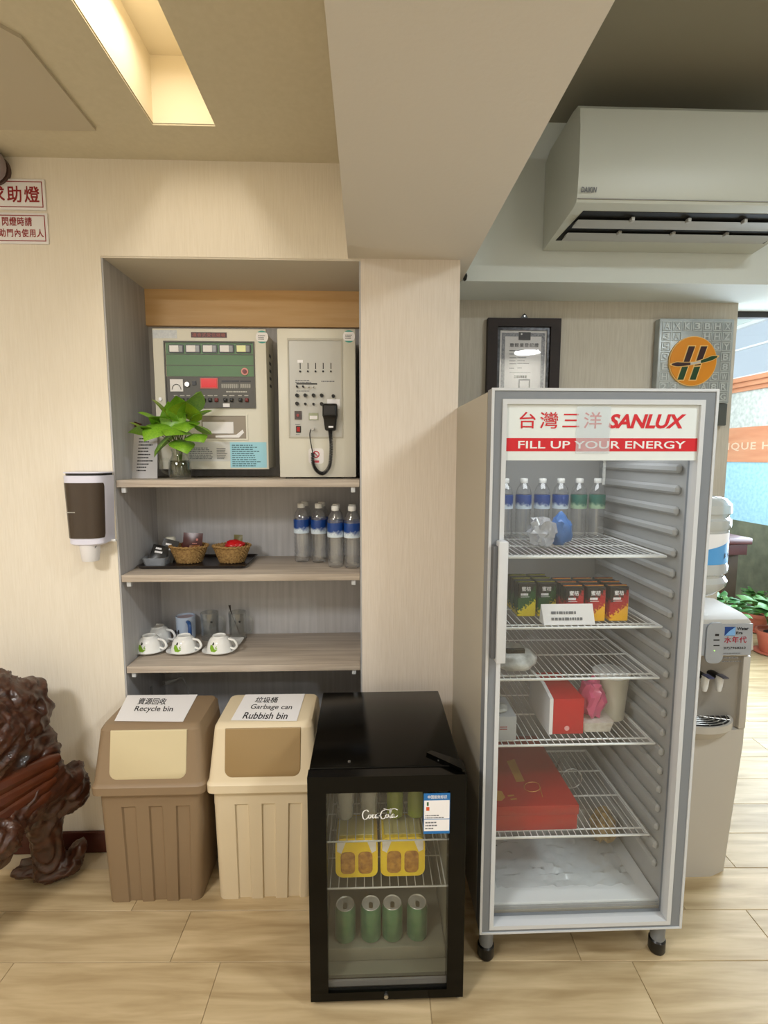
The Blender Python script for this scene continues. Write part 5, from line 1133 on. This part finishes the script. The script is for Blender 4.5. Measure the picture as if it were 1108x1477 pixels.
# ------------------------------------------------------------------ lounge: wooden counter and potted plants
T = thing('wooden_cabinet', 'dark reddish wooden cabinet beyond the water bottle', 'cabinet', (2.95, 4.35, 0))
M_RW = mat('dark_red_wood', rgb(78, 32, 24), .4, var=rgb(54, 20, 16), scale=(3, 30, 3))
obj('top', box(2.45, 3.27, 4.18, 4.62, .79, .845, b=.01), M_RW, T)
obj('under_rail', box(2.48, 3.24, 4.20, 4.60, .70, .7895), M_RW, T)
for x in (2.50, 3.00): obj('leg', box(x, x+.06, 4.22, 4.28, 0, .70), M_RW, T); obj('leg', box(x, x+.06, 4.52, 4.58, 0, .70), M_RW, T)
obj('front_panel', box(2.57, 3.22, 4.27, 4.50, .02, .6995), mat('brown_panel', rgb(92, 76, 62), .5, var=rgb(70, 58, 48), nscale=6), T)
M_POT = mat('terracotta', rgb(196, 108, 84), .6); M_SOIL = mat('soil', rgb(50, 38, 28), .9)
M_PL = mat('lounge_leaf', rgb(96, 144, 70), .45, var=rgb(52, 98, 44), nscale=14, amt=.7); M_PL2 = mat('lounge_leaf_dark', rgb(60, 110, 52), .45, var=rgb(34, 74, 34), nscale=14, amt=.7)
def pot_plant(x, y, label, n, hgt, spread, seed, m, pr=.10, ph=.17, long_=1.0):
    T = thing('potted_plant', label, 'plant', (x, y, 0), 'potted plants beside the lounge wall')
    pt = obj('pot', lathe(B(), [(pr*.72, 0), (pr*.75, .004), (pr*.98, ph-.03), (pr*1.06, ph-.03), (pr*1.08, ph), (pr*.95, ph), (pr*.9, ph-.02)], x, y, .012, 28), M_POT, T)
    obj('saucer', lathe(B(), [(pr*.9, 0), (pr*1.15, .011), (pr*1.1, .0115)], x, y, 0, 24), M_POT, T)
    obj('soil', lathe(B(), [(pr*.9, ph-.025), (pr*.5, ph-.018), (.002, ph-.016)], x, y, .012, 20, False), M_SOIL, T)
    rd = random.Random(seed)
    for k in range(n):
        a = 2*PI*k/n+rd.uniform(-.3, .3); e_ = rd.uniform(.15, 1.0); rad = spread*e_; h = hgt*(1-.45*e_*rd.random())
        tip = Vector((x+rad*math.cos(a), y+rad*math.sin(a), ph+h)); base = Vector((x+.02*math.cos(a), y+.02*math.sin(a), ph-.01))
        obj('stem', tube(B(), smooth([base, (base+tip)/2+Vector((0, 0, .05)), tip], 3), .004, 5), M_STEM, T)
        leaf(T, tip, (math.cos(a), math.sin(a), rd.uniform(-.5, .35)), rd.uniform(.10, .15)*long_, m if k % 3 else M_PL, rd.uniform(-.6, .6), .8)
pot_plant(3.19, 3.78, 'terracotta pot plant with lush green leaves standing on bright floor', 34, .22, .16, 3, M_PL, .12, .17, 1.0)
pot_plant(2.80, 3.86, 'leafy green pot plant before the dark red cabinet', 36, .26, .17, 5, M_PL2, .12, .17, .8)
pot_plant(3.44, 4.30, 'leafy green pot plant against the mossy lounge wall', 30, .20, .10, 8, M_PL, .10, .15, .6)

# ------------------------------------------------------------------ carved root-wood bench
T = thing('root_wood_bench', 'glossy dark carved root-wood bench beside the wall', 'bench', (-1.35, 1.6, 0))
def E(rx, ry, rz): return Matrix.Rotation(rz, 4, 'Z') @ Matrix.Rotation(ry, 4, 'Y') @ Matrix.Rotation(rx, 4, 'X')
b_ = B()
def lump(px, py, Y, rx, ry, rz, tilt=0.): c = at(px, py, Y=Y); sph(b_, c, rx, ry, rz, 3, E(0, tilt, 0)); return c
lump(20, 1035, 1.70, .085, .10, .115, .3); lump(36, 1005, 1.70, .05, .08, .06, .2); lump(-25, 1020, 1.66, .12, .12, .12); lump(48, 1028, 1.70, .04, .08, .07, -.2); lump(5, 1085, 1.66, .11, .12, .09); lump(54, 1070, 1.72, .04, .07, .05); lump(68, 1085, 1.72, .03, .05, .03)
lump(-60, 1070, 1.6, .2, .15, .2)
c0, c1 = at(90, 1110, Y=1.74), at(-40, 1215, Y=1.50)
tube(b_, [c1+(c1-c0)*.8, c1, (c0+c1)/2, c0], [.10, .085, .08, .055], 12)
lump(102, 1122, 1.76, .042, .06, .048, .4); lump(113, 1140, 1.76, .025, .05, .055); lump(88, 1155, 1.74, .055, .05, .03, .7); lump(60, 1150, 1.70, .08, .07, .05, .6); lump(82, 1130, 1.73, .06, .06, .05, .5)
a_ = at(62, 1165, Y=1.72); g_ = at(74, 1248, Y=1.76); g_.z = .02
tube(b_, [a_, (a_+g_)/2, g_], [.055, .045, .05], 12)
lump(112, 1226, 1.79, .022, .035, .038, .7); lump(98, 1246, 1.77, .045, .045, .03); lump(45, 1252, 1.76, .06, .05, .016)
lump(2, 1205, 1.50, .062, .06, .045, .7); lump(-14, 1235, 1.50, .05, .06, .05); lump(20, 1192, 1.54, .03, .05, .03, .6)
for v in b_.verts: v.co.z = max(v.co.z, .002); v.co.y = min(v.co.y, YW-.02)
M_ROOT = mat('lacquered_root_wood', rgb(82, 42, 22), .38, var=rgb(34, 16, 10), scale=(16, 16, 16), amt=.6, bump=.35, detail=6, dist=2.5, coat=.25)
me = bpy.data.meshes.new('base'); b_.to_mesh(me); b_.free(); tmp = bpy.data.objects.new('base', me); COL.objects.link(tmp)
rm = tmp.modifiers.new('remesh', 'REMESH'); rm.mode = 'VOXEL'; rm.voxel_size = .007
sm = tmp.modifiers.new('smooth', 'SMOOTH'); sm.iterations = 8; sm.factor = .6
me = bpy.data.meshes.new_from_object(tmp.evaluated_get(bpy.context.evaluated_depsgraph_get())); bpy.data.objects.remove(tmp)
FL = Vector((.75, .35, .55)).normalized(); F2 = FL.orthogonal().normalized(); F3 = FL.cross(F2)
nrm = [v.normal.copy() for v in me.vertices]
for v, n in zip(me.vertices, nrm):   # carve folds that flow along the grain
    p = v.co; w = noise.noise_vector(p*5)*.10; p = p+w
    q_ = Vector((p.dot(FL)*4, p.dot(F2)*20, p.dot(F3)*20)); a = 1-2.2*abs(noise.noise(q_)); c = 1-2*abs(noise.noise(q_*2.3+Vector((3, 1, 7))))
    v.co = v.co+n*(.0125*a+.006*c-.006)
    v.co.z = max(v.co.z, .001); v.co.y = min(v.co.y, YW-.016)
obj('carved_body', me, M_ROOT, T, ang=180)
M_SEAT = mat('polished_seat_wood', rgb(100, 46, 18), .35, var=rgb(50, 20, 10), scale=(8, 8, 8), amt=.6, coat=.2)
for k in range(4):
    o1 = Vector((0, -.03-.02*k, .045-.036*k))
    q0, q1 = at(92, 1100, Y=1.73)+o1*.8, at(-70, 1195, Y=1.46)+o1*1.6
    obj('seat_rail', tube(B(), [q0, q0+(q1-q0)*.1, q0+(q1-q0)*.5, q1], [.014, .026, .032, .034], 10), M_SEAT, T)
